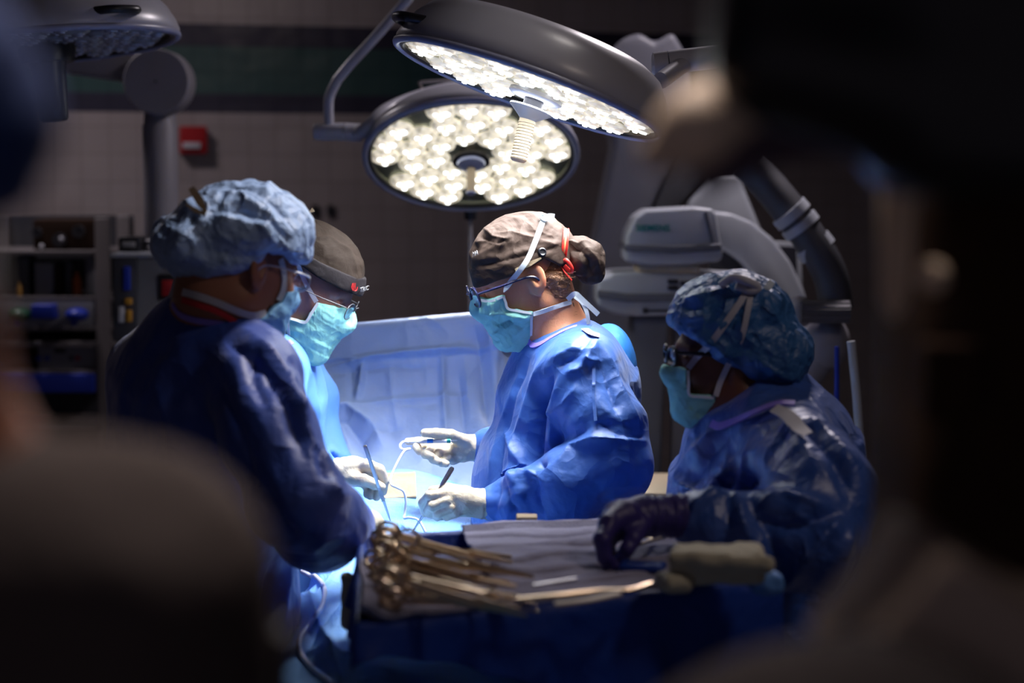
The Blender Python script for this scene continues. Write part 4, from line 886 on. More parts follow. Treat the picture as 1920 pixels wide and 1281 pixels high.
# ------------------------------------------------------------------ surgical lamps
def lamp(name, c, n, R, on, label, hs=1.0, hm=None, spin=0.0, hous=None, power=0, depthk=1.0, spread=85):
    n = nrm(n); a = nrm(np.cross(n, [0, 1.0, 0])); b = np.cross(n, a); rt = root(name, c, label, 'surgical lamp')
    k = depthk
    prof = [(R * .955, .000), (R * .97, .006), (R * .99, .006), (R, .0), (R * 1.005, -.010), (R * .985, -.030 * k), (R * .93, -.062 * k), (R * .86, -.088 * k), (R * .76, -.103 * k), (R * .5, -.115 * k), (R * .2, -.122 * k), (.001, -.124 * k)]
    mb = MB(); mb.lathe(prof, c, n, 96, cap=False); mb.build('housing', hous or M['lampgrey'], rt)
    mb = MB(); t = np.linspace(0, 2 * math.pi, 96, endpoint=False); mb.tube([c + R * .985 * (math.cos(q) * a + math.sin(q) * b) + n * .004 for q in t], .0085, 10, closed=True); mb.build('rim', M['lamprim'], rt)
    mb = MB(); mb.tube([c + R * .945 * (math.cos(q) * a + math.sin(q) * b) + n * .002 for q in t], .007, 8, closed=True); mb.build('gasket', M['black'], rt)
    mb = MB(); mb.lathe([(.001, -.004), (.07, -.004), (R * .94, -.012), (R * .955, .0), (R * .94, -.016), (.001, -.016)], c, n, 72, cap=False); mb.build('reflector_plate', M['reflector'], rt)
    gm = MB(); gm.lathe([(.055, .016), (R * .94, .003), (R * .94, .001), (.055, .014), (.055, .016)], c, n, 72, cap=False); gm.build('cover_glass', COVER, rt)
    first = None; pos = []
    for rr, m_, sk, ph in ((R * .335, 8, 0, .2), (R * .565, 13, 0, .05), (R * .80, 20, 4, .0)):
        for i in range(m_):
            if sk and i % sk == sk - 1: continue
            q = 2 * math.pi * (i + ph) / m_ + spin; pos.append(c + rr * (math.cos(q) * a + math.sin(q) * b) - n * .004)
    for i, p in enumerate(pos):
        if first is None:
            mb = MB(); mb.lathe([(R * .142, -.002), (R * .134, .004), (R * .100, .0085), (R * .06, .0105), (.001, .011)], p, n, 6 if False else 18, cap=False)
            for q in range(3):
                tq = q * 2.094 + .5; mb.lathe([(R * .052, .008), (R * .045, .013), (.001, .0145)], p + R * .055 * (math.cos(tq) * a + math.sin(tq) * b), n, 14, cap=False)
            first = mb.build('led_lens', M['led'] if on else M['ledoff'], rt, origin=p)
            mb = MB()
            for q, sz in ((0, .034), (1, .019), (2, .022)):
                tq = q * 2.094 + .5; mb.lathe([(R * sz, .013), (R * sz * .85, .0165), (.001, .0172)], p + R * .055 * (math.cos(tq) * a + math.sin(tq) * b), n, 10, cap=False)
            core = mb.build('led_chip', M['ledcore'] if on else M['ledoff'], first, origin=p); p0 = p
        else:
            o = first.copy(); COL.objects.link(o); o.parent = rt; o.location = p - c
            o2 = core.copy(); COL.objects.link(o2); o2.parent = o; o2.location = (0, 0, 0)
    core.location = (0, 0, 0)
    if on:
        l = bpy.data.lights.new(name + '_beam', 'AREA'); l.shape = 'DISK'; l.size = R * 1.7; l.energy = power; l.color = (.93, .97, 1.0); l.spread = math.radians(spread)
        lo = bpy.data.objects.new(name + '_beam', l); COL.objects.link(lo); lo.parent = rt; lo.location = n * .022; lo.rotation_euler = Vector(n).to_track_quat('-Z', 'Y').to_euler()
        l2 = l.copy(); l2.spread = math.radians(175); l2.energy = power * .26; lo2 = bpy.data.objects.new(name + '_spill', l2); COL.objects.link(lo2); lo2.parent = rt; lo2.location = n * .024; lo2.rotation_euler = lo.rotation_euler
    return rt, n, a, b
def side_grip(rt, c, d, n, R, ln):
    mid = c + d * R * .97 - n * .040; tg = np.cross(n, d); pts = spline([mid - tg * ln - n * .004 - d * .02, mid - tg * ln * .6 + d * .02, mid + d * .028, mid + tg * ln * .6 + d * .02, mid + tg * ln - d * .02], 6)
    mb = MB(); mb.tube(pts, .010, 10); mb.build('side_grip', M['black'], rt)
c1 = P(994, 164, 4.0)
L1, n1, a1, b1 = lamp('surgical_lamp', c1, (-.335, -.085, -.94), .285, True, 'lit round lamp head tilted nearly edge-on, above the middle surgeon', power=14)
dl = nrm(np.array([-1, 0, .355])); side_grip(L1, c1, nrm(dl * .93 + np.array([0, -.35, 0])), n1, .285, .055)
# its sterile handle: disc, collar and ribbed grip
c1l = c1; c1 = c1 + np.array([.018, 0, .002])
mb = MB(); mb.lathe([(.001, .004), (.055, .004), (.056, .012), (.050, .016), (.001, .016)], c1 + n1 * .012, n1, 48); mb.build('handle_plate', M['tape'], L1)
mb = MB(); mb.lathe([(.018, .026), (.020, .028), (.020, .050), (.001, .050)], c1, n1, 32); mb.build('handle_socket', M['black'], L1)
mb = MB(); mb.lathe([(.044, .046), (.045, .049), (.022, .066), (.013, .074), (.001, .074)], c1, n1, 48); mb.build('handle_flange', M['carm'], L1)
hn = nrm(np.array([-.22, -.10, -.96])); mb = MB(); hb = c1 + n1 * .066
mb.tube([hb, hb + hn * .086, hb + hn * .090], [.0165, .0165, .013], 20)
for i in range(13): mb.tube([hb + hn * (.010 + i * .006) + x for x in ([0, 0, 0], hn * .002)], .0175, 20)
mb.build('grip', M['beige'], L1)
# its arm
c1 = c1l
mb = MB(); mb.tube(spline([c1 + [.27, .12, .02], c1 + [.33, .2, .06], P(1330, 108, 4.25), P(1290, 112, 4.22)], 8), .018, 14); mb.build('yoke', M['lampgrey'], L1)
mb = MB(); mb.tube([P(1222, 120, 4.2), P(1226, 120, 4.2), P(1252, 117, 4.2)], [.018, .024, .0245], 24); mb.tube([P(1254, 117, 4.2), P(1400, 100, 4.2)], .0245, 24); mb.tube([P(1400, 100, 4.2), P(1420, -300, 4.2), np.array([.5, 4.2, 3.2])], .022, 16); mb.build('suspension_arm', M['lampgrey'], L1)

c2 = P(883, 292, 5.3)
L2, n2, a2, b2 = lamp('surgical_lamp', c2, (.02, -.50, -.865), .285, True, 'lit round lamp head facing the camera, its whole ring of lights showing', power=5.5, spread=55, hous=M['lampgrey'], depthk=.8)
mb = MB(); mb.lathe([(.050, .004), (.050, .012), (.034, .014), (.030, -.004)], c2 + n2 * .008, n2, 40); mb.build('handle_socket', M['black'], L2)
mb = MB(); mb.lathe([(.038, .010), (.040, .014), (.036, .030), (.017, .040), (.001, .040)], c2, n2, 40); mb.build('handle_flange', M['lamprim'], L2)
hn2 = nrm(np.array([0, -.25, -.97])); hb = c2 + n2 * .036; mb = MB(); mb.tube([hb, hb + hn2 * .066], .012, 18); mb.build('grip', M['tan'], L2); mb = MB(); mb.tube([hb + hn2 * .066, hb + hn2 * .070, hb + hn2 * .074], [.013, .013, .009], 18); mb.build('grip_end', M['lamprim'], L2)
yk = [P(668, 250, 5.28), P(690, 240, 5.22), P(725, 207, 5.25), P(790, 180, 5.38), P(880, 160, 5.48), P(985, 148, 5.55), P(1060, 178, 5.5)]
mb = MB(); mb.tube(spline(yk, 8), .0185, 16); mb.tube([P(985, 148, 5.55), c2 - n2 * .09], .02, 12); mb.build('yoke', M['lampgrey'], L2)
mb = MB(); mb.tube([P(588, 247, 5.28), P(591, 247, 5.28), P(644, 247, 5.28)], [.020, .0225, .0235], 28); mb.tube([P(645.5, 247, 5.28), P(680, 249, 5.28)], [.0235, .0235], 28); mb.build('pivot', M['lampgrey'], L2)
mb = MB(); mb.tube(np.vstack([spline([P(617, 236, 5.28), P(616, 205, 5.28), P(618, 180, 5.28), P(632, 150, 5.28)], 6), spline([P(655, 122, 5.28), P(712, 60, 5.28), P(770, -8, 5.28)], 6), [np.array([-.1, 5.28, 3.2])]]), .0135, 16); mb.build('suspension_arm', M['lampgrey'], L2)
mb = MB(); mb.tube(spline([P(792, 168, 5.4), P(788, 158, 5.4), P(792, 154, 5.4), P(850, 151, 5.45), P(900, 150, 5.5)], 6), .0045, 8); mb.build('wire_handle', M['steel'], L2)

c3 = P(85, 83, 4.7)
L3, n3, a3, b3 = lamp('surgical_lamp', c3, (.10, -.04, -.99), .312, False, 'unlit round lamp head in the top left corner', hous=M['lampgrey'])
side_grip(L3, c3, nrm(np.array([.72, -.70, .07])), n3, .312, .06)
mb = MB(); mb.lathe([(.001, .004), (.066, .004), (.068, .018), (.062, .045), (.001, .045)], c3, n3, 40); mb.build('handle_flange', M['black'], L3)
mb = MB(); hb = c3 + n3 * .045; mb.tube([hb, hb + n3 * .02, hb + n3 * .13, hb + n3 * .135], [.045, .041, .034, .030], 24); mb.build('grip', M['black'], L3)
mb = MB(); mb.tube([c3 - n3 * .11, c3 - n3 * .30, np.array([c3[0], 4.7, 3.2])], .03, 16); mb.build('suspension_arm', M['lampgrey'], L3)

# ------------------------------------------------------------------ left background
r = root('equipment_column', P(300, 470, 5.9), 'grey round column with a disc joint and sloping arm, behind the bouffant cap', 'equipment boom')
jc = P(300, 155, 5.85); mb = MB(); mb.lathe([(.001, -.07), (.092, -.07), (.095, -.064), (.095, .064), (.092, .07), (.001, .07)], jc, (0, -1, 0), 64); mb.build('joint', M['boom'], r)
mb = MB(); mb.lathe([(.001, .071), (.004, .071), (.004, .073), (.001, .073)], jc, (0, -1, 0), 12); mb.build('joint_screw', M['boomd'], r)
slab([(300, 97), (225, 90), (-60, 60), (-60, 112), (242, 155), (300, 160)], 5.86, .11, .01).build('arm', M['boom'], r)
mb = MB(); mb.tube([P(-50, 90, 5.9), P(-50, 90, 5.9) * [1, 1, 0] + [0, 0, 3.2]], .06, 20); mb.build('ceiling_post', M['boom'], r)
zb = zat(470, 5.9); mb = MB(); mb.tube([P(300, 200, 5.9), P(300, 232, 5.9), P(300, 236, 5.9), [P(300, 236, 5.9)[0], 5.9, zb + .03]], [.045, .048, .052, .052], 40); mb.build('post', M['boom'], r)
mb = MB(); mb.lathe([(.001, 0), (.066, 0), (.066, .012), (.060, .016), (.062, .030), (.055, .036), (.001, .036)], [P(300, 0, 5.9)[0], 5.9, zb], (0, 0, 1), 40); mb.build('base_flange', M['boom'], r)
# anaesthesia machine
r = root('anaesthesia_machine', [P(300, 0, 5.7)[0], 5.9, 0], 'grey machine with a flat top carrying the round column, behind the left surgeon', 'medical machine')
floorbox(212, 395, 5.7, .5, zb - .001, .02).build('cabinet', M['grey'], r)
mb = floorbox(206, 402, 5.68, .54, zb, .004, zb - .012); mb.build('worktop', M['carm'], r)
slab([(212, 482), (256, 482), (256, 640), (212, 640)], 5.685, .02, .003).build('gauge_panel', M['boomd'], r)
slab([(296, 515), (330, 515), (330, 562), (296, 562)], 5.685, .02, .003).build('display_frame', M['black'], r); slab([(303, 526), (324, 526), (324, 556), (303, 556)], 5.68, .01, .002).build('red_display', M['alarm'], r)
slab([(231, 500), (243, 500), (243, 545), (231, 545)], 5.67, .02, .002).build('blue_switch', M['bluep'], r)
slab([(234, 560), (246, 560), (246, 572), (234, 572)], 5.67, .02, .002).build('yellow_switch', M['yellow'], r); slab([(222, 575), (232, 575), (232, 605), (222, 605)], 5.67, .02, .002).build('white_switch', M['tape'], r)
slab([(236, 582), (246, 582), (246, 604), (236, 604)], 5.67, .02, .002).build('yellow_switch', M['yellow'], r)
for i, (x0, x1, y0, y1, mm, lb) in enumerate(((218, 262, 412, 452, 'boomd', 'dark monitor on the grey machine, left of the round column'), (222, 262, 448, 471, 'black', 'black box on the grey machine, left of the round column base'))):
    if i == 0: continue
    rr = root('equipment_box', P((x0 + x1) / 2, y1, 5.85), lb, 'box'); mbx = MB(); xa, xb = P(x0, 0, 5.85)[0], P(x1, 0, 5.85)[0]; mbx.box(((xa + xb) / 2, 5.85, zb + .022), (xb - xa, .12, .044), bev=.004); mbx.build('shell', M[mm], rr)
    MB().box(((xa + xb) / 2, 5.785, zb + .022), ((xb - xa) * .6, .012, .014), bev=.002).build('faceplate', M['grey'], rr)
# supply cart with shelves
Yc = 6.5; r = root('supply_cart', [P(90, 0, Yc)[0], Yc + .2, 0], 'dim grey supply cart with shelves at the far left edge', 'supply cart')
xl, xr = P(-70, 0, Yc)[0], P(202, 0, Yc)[0]
for x_ in (xl + .02, xr - .03):
    for y_ in (Yc, Yc + .36): MB().box((x_, y_, zat(408, Yc) / 2), (.045, .03, zat(408, Yc)), bev=.004).build('upright', M['shelf'], r)
MB().box(((xl + xr) / 2, Yc + .385, (zat(408, Yc) + .2) / 2), (xr - xl, .01, zat(408, Yc) - .2)).build('back_panel', M['boomd'], r)
sh = {}
for y_, th in ((470, 8), (556, 10), (612, 8), (640, 12), (694, 8), (800, 8), (930, 8)):
    z_ = zat(y_, Yc); sh[y_] = z_; MB().box(((xl + xr) / 2, Yc + .18, z_ - th / 2 / 574), (xr - xl, .38, th / 574), bev=.002).build('shelf', M['shelf'], r)
slab([(-60, 562), (178, 562), (178, 612), (-60, 612)], Yc - .01, .02, .003).build('rail_panel', M['grey'], r)
def shelfthing(name, x0, x1, ybot, ytop, m, label, cat, Yo=.06, dp=.12, taper=0, group=None):
    za = sh.get(ybot, zat(ybot, Yc)); zt = zat(ytop, Yc); xa, xb = P(x0, 0, Yc)[0], P(x1, 0, Yc)[0]; y_ = Yc + Yo + dp / 2
    mb = MB()
    if taper: mb.lathe([(.001, 0), ((xb - xa) / 2, 0), ((xb - xa) / 2, (zt - za) * .7), ((xb - xa) * .2, (zt - za) * .88), ((xb - xa) * .2, zt - za), (.001, zt - za)], ((xa + xb) / 2, y_, za), (0, 0, 1), 20)
    else: mb.box(((xa + xb) / 2, y_, (za + zt) / 2), (xb - xa, dp, zt - za), bev=.004)
    o = mb.build(name, m); tag(o, label, cat, group); return o
rr = root('gauge_unit', [P(105, 0, Yc)[0], Yc + .1, sh[470]], 'dim brown gauge unit on the top shelf of the grey cart', 'gauge unit'); za, zt = sh[470], zat(412, Yc); xa, xb = P(45, 0, Yc)[0], P(168, 0, Yc)[0]
MB().box(((xa + xb) / 2, Yc + .13, (za + zt) / 2), (xb - xa, .14, zt - za), bev=.005).build('case', M['brown'], rr)
for px, py, q in ((70, 436, .016), (112, 450, .022), (148, 434, .020)):
    mb = MB(); mb.lathe([(.001, 0), (q, 0), (q, .014), (q * .8, .014), (q * .8, .010), (.001, .010)], P(px, py, Yc + .06), (0, -1, 0), 28); mb.build('dial', M['boomd'], rr)
for px, py in ((78, 462), (115, 448)):
    mb = MB(); mb.ball(P(px, py, Yc + .035), .008, n=8); mb.build('knob', M['tape'], rr)
shelfthing('binder', 8, 34, 556, 482, M['boomd'], 'dark folder at the left end of the cart\'s middle shelf', 'folder'); shelfthing('pill_bottle', 16, 27, 556, 530, M['yellow'], 'small dull yellow bottle in front of the dark folder', 'bottle', .0, .04, 1)
shelfthing('storage_box', 46, 82, 556, 494, M['grey'], 'grey box on the cart\'s middle shelf, right of the dark folder', 'box'); shelfthing('tan_carton', 84, 97, 556, 500, M['brown'], 'narrow brown carton between the grey box and the orange bottle', 'carton')
shelfthing('orange_bottle', 120, 137, 556, 512, M['orangep'], 'orange bottle on the cart\'s middle shelf', 'bottle', .02, .06, 1); shelfthing('dark_carton', 104, 118, 556, 490, M['boomd'], 'dark carton just left of the orange bottle', 'carton'); shelfthing('upright_box', 144, 162, 556, 484, M['grey'], 'tall grey box at the right end of the cart\'s middle shelf', 'box')
def scoop(x0, x1, m, lb):
    rr = root('mask_bin', P((x0 + x1) / 2, 575, Yc - .03), lb, 'plastic bin'); xa, xb = P(x0, 0, Yc)[0], P(x1, 0, Yc)[0]; w_ = (xb - xa) / 2; c = np.array([(xa + xb) / 2, Yc - .05, zat(588, Yc)])
    mb = MB(); mb.ball(c, (w_, .04, .022), n=12); mb.build('bowl', m, rr); mb = MB(); mb.tube([c + [-w_ * .3, 0, -.012], c + [-w_ * .2, 0, -.036]], [.014, .008], 12); mb.build('spout', M['bluep'], rr)
scoop(8, 54, M['greenp'], 'dark green rounded bin on the cart rail'); scoop(118, 162, M['bluep'], 'dark blue rounded bin on the cart rail')
o = slab([(58, 572), (100, 572), (103, 598), (58, 598)], Yc - .07, .06, .004).build('blue_bin', M['bluep']); tag(o, 'square blue bin on the cart rail between the rounded bins', 'plastic bin')
rr = root('infusion_unit', [P(110, 0, Yc)[0], Yc + .05, sh[694]], 'grey control unit with small buttons on a low shelf of the cart', 'control unit'); za, zt = sh[694], zat(648, Yc); xa, xb = P(55, 0, Yc)[0], P(166, 0, Yc)[0]
MB().box(((xa + xb) / 2, Yc + .1, (za + zt) / 2), (xb - xa, .16, zt - za), bev=.004).build('case', M['grey'], rr); slab([(102, 650), (122, 650), (122, 662), (102, 662)], Yc + .015, .006, .001).build('display', M['black'], rr)
for px, mm in ((72, 'bluep'), (88, 'bluep'), (133, 'boomd'), (145, 'alarm')): slab([(px - 4, 668), (px + 4, 668), (px + 4, 676), (px - 4, 676)], Yc + .012, .01, .001).build('push_button', M[mm], rr)
shelfthing('cardboard_box', -40, 50, 694, 650, M['brown'], 'brown box left of the control unit on the cart', 'box')
o = floorbox(-60, 172, Yc - .03, .36, zat(700, Yc), .004, zat(735, Yc)); o = o.build('blue_drawer_unit', M['bluep']); tag(o, 'deep blue tray unit under the low shelf of the cart', 'tray')
o = None

# ------------------------------------------------------------------ imaging machine at the back right
r = root('imaging_machine', [P(1180, 0, 6.0)[0], 6.0, 0], 'pale grey C-shaped imaging machine standing behind the middle surgeon', 'imaging machine')
cs = mat('pillar_enamel', (.145, .145, .175), .45)
def tofloor(pl, Y): return pl
slab([(1068, 1200), (1085, 600), (1105, 500), (1150, 270), (1126, 190), (1128, 115), (1165, 72), (1200, 60), (1228, 80), (1262, 58), (1292, 110), (1300, 200), (1250, 330), (1218, 400), (1195, 520), (1190, 1140)], 6.0, .32, .02).build('pillar', cs, r)
MB().box((P(1190, 0, 6.1)[0], 6.15, .16), (.75, .7, .32), bev=.04).build('base', cs, r)
slab([(1200, 430), (1222, 395), (1262, 300), (1330, 250), (1345, 300), (1280, 380), (1255, 430)], 6.02, .2, .01).build('dark_strip', M['boomd'], r)  # dark grey strip beside the pillar
slab([(1270, 470), (1290, 380), (1345, 325), (1385, 325), (1432, 440), (1460, 520), (1400, 500)], 5.98, .18, .02).build('support', M['carm'], r)
outer = [(1330, 396), (1372, 400), (1410, 416), (1450, 448), (1482, 490), (1508, 545), (1528, 610), (1540, 690), (1542, 780), (1534, 880), (1515, 980), (1480, 1060)]
inner = [(1440, 1020), (1462, 950), (1474, 860), (1478, 770), (1474, 690), (1462, 625), (1440, 565), (1415, 522), (1385, 488), (1355, 468), (1330, 460)]
slab(outer + inner, 5.72, .14, .012).build('arch', M['carm'], r)
slab([(1345, 466), (1385, 484), (1420, 524), (1450, 580), (1470, 650), (1478, 760), (1470, 880), (1440, 1000), (1330, 1000), (1330, 466)], 5.80, .03, .004).build('arch_web', M['carmd'], r)
def headblock(name, pxs, Y, depth, m, parent, bev=.012): return slab(pxs, Y, depth, bev).build(name, m, parent)
hd1 = headblock('detector_head', [(1174, 492), (1172, 474), (1176, 440), (1192, 408), (1212, 394), (1300, 389), (1336, 391), (1343, 402), (1356, 478), (1350, 490), (1300, 497), (1220, 499)], 5.42, .26, M['carm'], r)
slab([(1172, 458), (1262, 461), (1352, 457), (1354, 470), (1262, 476), (1172, 471)], 5.408, .28, .003).build('grey_band', M['carmd'], hd1)
slab([(1320, 398), (1326, 396), (1340, 455), (1333, 456)], 5.412, .02, .001).build('trim_line', M['carmd'], hd1)
def flat_text(s, px, py, Y, size, m, parent):
    c = bpy.data.curves.new('lettering', 'FONT'); c.body = s; c.size = size; c.extrude = .0008; c.materials.append(m); c.space_character = 1.05; c.offset = .0006
    o = meshtext('lettering', c); o.rotation_euler = (math.pi / 2, 0, 0); o.parent = parent; o.location = P(px, py, Y) - org(parent); ORG[o.name] = P(px, py, Y)
flat_text('SIEMENS', 1193, 433, 5.416, .0235, M['teal'], hd1)
slab([(1195, 497), (1312, 497), (1312, 522), (1195, 522)], 5.46, .18, .006).build('neck', M['beige'], r)
hd2 = headblock('detector_base', [(1120, 575), (1120, 524), (1150, 513), (1200, 511), (1400, 517), (1440, 530), (1440, 590), (1190, 594), (1150, 590)], 5.44, .30, M['carm'], r)
slab([(1121, 543), (1175, 551), (1441, 551), (1441, 566), (1175, 567), (1121, 558)], 5.428, .32, .003).build('grey_band', M['carmd'], hd2)
for x_, y_ in ((1252, 524), (1252, 536), (1276, 527)): slab([(x_, y_), (x_ + 20, y_), (x_ + 20, y_ + 8), (x_, y_ + 8)], 5.432, .02, .001).build('vent_slot', M['black'], hd2)
slab([(1205, 578), (1214, 578), (1216, 581), (1262, 581), (1262, 585), (1216, 585), (1214, 588), (1205, 588)], 5.432, .02, .001).build('latch', M['black'], hd2)
slab([(1186, 594), (1256, 594), (1244, 760), (1232, 1150), (1180, 1150)], 5.50, .2, .01).build('lower_post', M['carmd'], r)
MB().box((P(1215, 0, 5.6)[0], 5.62, .1), (.5, .5, .2), bev=.03).build('foot', M['carmd'], r)
slab([(1262, 600), (1330, 600), (1310, 800), (1255, 1000)], 5.62, .04, .006).build('cable_cover', M['boom'], r)
MB().box((P(1480, 0, 5.85)[0], 5.85, zat(1080, 5.85) / 2 + .02), (.3, .35, zat(1080, 5.85)), bev=.03).build('arch_foot', M['carmd'], r)
# small monitor
rr = root('monitor', P(1475, 560, 6.1), 'small screen in a pale frame behind the arch of the imaging machine', 'monitor')
fr_ = slab([(1446, 452), (1502, 456), (1506, 585), (1446, 580)], 6.05, .04, .004).build('frame', M['carm'], rr); slab([(1450, 460), (1494, 463), (1497, 560), (1478, 530)], 6.045, .01, .002).build('screen', M['deadscr'], rr)
mb = MB(); mb.tube([P(1480, 570, 6.1), P(1480, 570, 6.1) * [1, 1, 0]], .025, 14); mb.build('stand', M['boomd'], rr)
# articulated dark arm with pale rings
rr = root('articulated_arm', P(1520, 450, 5.2), 'dark jointed arm with two pale rings, right of the imaging arch', 'equipment arm')
ap = [P(1395, 300, 5.25), P(1430, 335, 5.25), P(1480, 395, 5.22), P(1530, 465, 5.2), P(1558, 520, 5.2), P(1568, 580, 5.2)]
mb = MB(); mb.tube(spline(ap, 6), .046, 24); mb.tube([P(1395, 300, 5.25), np.array([P(1380, 0, 5.3)[0], 5.3, 3.2])], .05, 16); mb.build('arm', M['boomd'], rr)
for (x0, y0, x1, y1) in ((1478, 394, 1490, 408), (1496, 416, 1506, 429), (1522, 455, 1535, 472)):
    mb = MB(); mb.tube([P(x0, y0, 5.21), P(x1, y1, 5.21)], .0525, 28); mb.build('ring', M['carm'], rr)
mb = MB(); mb.tube([P(1500, 585, 5.15), P(1592, 585, 5.15)], .030, 24); mb.build('corrugated_sleeve', M['corrug'], rr)
mb = MB(); mb.ball(P(1500, 585, 5.2), (.035, .04, .042), n=12); mb.ball(P(1545, 642, 5.25), (.07, .06, .075), n=14); mb.tube([P(1545, 640, 5.25), P(1490, 740, 5.3), P(1480, 900, 5.3)], [.06, .045, .04], 18); mb.build('joint_housing', M['boom'], rr)
# hanging strips and hose at the right
mb = MB(); mb.tube([P(1596, 640, 4.7), P(1606, 740, 4.7), P(1620, 940, 4.7), P(1625, 1280, 4.7)], .0105, 12); o = mb.build('pale_cable', M['carm']); tag(o, 'pale lavender thick cable hanging behind the right person', 'cable')
mb = MB(); mb.tube([P(1569, 650, 4.9), P(1570, 1280, 4.9)], .006, 10); o = mb.build('blue_cable', M['bluep']); tag(o, 'thin dark blue cable hanging behind the right person', 'cable')
pts = [np.array([1.45, 8.2, .03]), np.array([1.6, 7.6, .03]), np.array([1.75, 7.35, .03]), np.array([1.72, 6.9, .03])]
mb = MB(); mb.tube(spline(pts, 8), .03, 12); o = mb.build('floor_hose', M['carm']); tag(o, 'pale hose lying on the dark floor at the lower right', 'hose')
# back table between the middle surgeon and the nurse
r = root('back_table', [P(1260, 0, 5.0)[0], 5.1, 0], 'pale grey table top seen between the middle surgeon and the right person', 'table')
zt = zat(922, 4.98); xa, xb = P(1150, 0, 5)[0], P(1400, 0, 5)[0]; MB().box(((xa + xb) / 2, 5.13, zt - .015), (xb - xa, .34, .03), bev=.005).build('tabletop', M['beige'], r)
for x_ in (xa + .03, xb - .03):
    for y_ in (5.0, 5.26): mb = MB(); mb.tube([(x_, y_, zt - .03), (x_, y_, 0)], .014, 12); mb.build('leg', M['boomd'], r)
# pole behind the screen drape
r = root('drip_stand', [P(881, 0, 5.6)[0], 5.6, 0], 'thin grey pole standing behind the blue screen drape, under the round lamp', 'drip stand')
x_ = P(881, 0, 5.6)[0]; mb = MB(); mb.tube([(x_, 5.6, .06), (x_, 5.6, zat(402, 5.6))], .006, 12); mb.build('pole', M['boom'], r)
mb = MB(); mb.lathe([(.001, 0), (.016, 0), (.018, .006), (.018, .030), (.011, .036), (.001, .036)], (x_, 5.6, zat(412, 5.6)), (0, 0, 1), 20); mb.build('clamp', M['black'], r)
for q in range(5):
    t_ = q * 2 * math.pi / 5; mb = MB(); mb.tube([(x_, 5.6, .08), (x_ + .24 * math.cos(t_), 5.6 + .24 * math.sin(t_), .03)], .014, 10); mb.ball((x_ + .24 * math.cos(t_), 5.6 + .24 * math.sin(t_), .026), .026, n=8); mb.build('leg', M['boomd'], r)

# ------------------------------------------------------------------ screen drape, patient drape, operating table
def grid_mesh(name, fn, nu, nv, m, parent=None, disp=None, thick=.0):
    uu, vv = np.meshgrid(np.linspace(0, 1, nu), np.linspace(0, 1, nv), indexing='ij'); V = fn(uu.ravel(), vv.ravel())
    i = np.arange(nu - 1)[:, None] * nv + np.arange(nv - 1)[None]; F = np.stack([i, i + nv, i + nv + 1, i + 1], -1).reshape(-1, 4)
    G = V.reshape(nu, nv, 3); du = np.gradient(G, axis=0); dv = np.gradient(G, axis=1); N = np.cross(du, dv).reshape(-1, 3); N /= np.linalg.norm(N, axis=1)[:, None] + 1e-9
    if disp is not None: V = V + N * disp(V, N, uu.ravel(), vv.ravel())[:, None]
    if thick:
        n = len(V); V2 = V - N * thick; F2 = F[:, ::-1] + n; b = np.concatenate([np.arange(nv), np.arange(1, nu) * nv + nv - 1, (nu - 1) * nv + np.arange(nv - 1)[::-1], np.arange(1, nu - 1)[::-1] * nv])
        S_ = np.array([(b[k], b[(k + 1) % len(b)], b[(k + 1) % len(b)] + n, b[k] + n) for k in range(len(b))]); V = np.vstack([V, V2]); F = np.vstack([F, F2, S_])
    return mk(name, V, F, m, parent)
lerp = lambda a, b, t: a + (b - a) * t
def screenfn(u, v):
    xs = np.interp(u, [0, .74, .86, 1], [-.66, -.055, .0, .04]); Yt = np.interp(u, [0, .74, .86, 1], [4.72, 4.74, 4.86, 5.15]); zt = np.interp(u, [0, .2, .74, .86, 1], [1.375, 1.385, 1.425, 1.40, 1.33])
    flare = .30 * v ** 1.6 * np.interp(u, [0, .7, 1], [1, 1, .3]); x = xs + .045 * v * np.interp(u, [0, .5, .8, 1], [-1, 0, 1.0, 1.2]); Y = Yt - flare
    rnd_ = np.clip(v / .03, 0, 1); z = zt - (zt - 1.0) * v - .0; Y = Y + .03 * (1 - rnd_) ** 2
    return np.stack([x, Y, z], 1)
SF = folds([([(615, 690), (700, 672), (800, 660), (905, 652)], 3, .010), ([(612, 705), (720, 690), (820, 690)], 2.5, -.004), ([(658, 690), (660, 760)], 3, -.006), ([(680, 680), (676, 720), (668, 750)], 3, .012), ([(828, 650), (832, 740), (838, 850)], 3, .009), ([(640, 765), (720, 752), (800, 745), (880, 738)], 3, .005),
            ([(612, 770), (650, 765), (700, 800), (720, 840)], 8, .016), ([(620, 790), (650, 790), (680, 830), (690, 860)], 8, -.014), ([(600, 820), (640, 800), (660, 850)], 7, .010), ([(670, 830), (700, 810), (760, 800)], 6, -.008), ([(905, 600), (930, 680), (948, 760)], 6, .020), ([(890, 610), (905, 700), (915, 800)], 9, -.014), ([(730, 680), (735, 740), (745, 800)], 3, .004), ([(860, 700), (870, 800), (880, 870)], 8, -.010)])
o = grid_mesh('screen_drape', screenfn, 260, 150, M['drape'], None, lambda V, N, u, v: (lambda s: SF(V, N * s) * s + .010 * np.clip(1 - (v - .20) * 60, 0, 1) * s * (v > .01) + s * crumple(V, 3.2, .020, 5, (1, 1, .5)) * np.clip(v * 3, .1, 1))(-np.sign(N[:, 1].mean())), .0015)
tag(o, 'large light blue drape hung upright behind the patient', 'surgical drape')
r = root('drape_frame', (-.3, 4.76, 0), 'metal frame that holds up the blue screen drape', 'frame')
mb = MB(); mb.tube([(-.62, 4.765, 1.36), (-.07, 4.775, 1.408)], .008, 10); mb.build('crossbar', M['steel'], r)
for x_ in (-.60, -.09): mb = MB(); mb.tube([(x_, 4.77, 1.36), (x_, 4.77, .0)], .009, 10); mb.build('post', M['steel'], r)
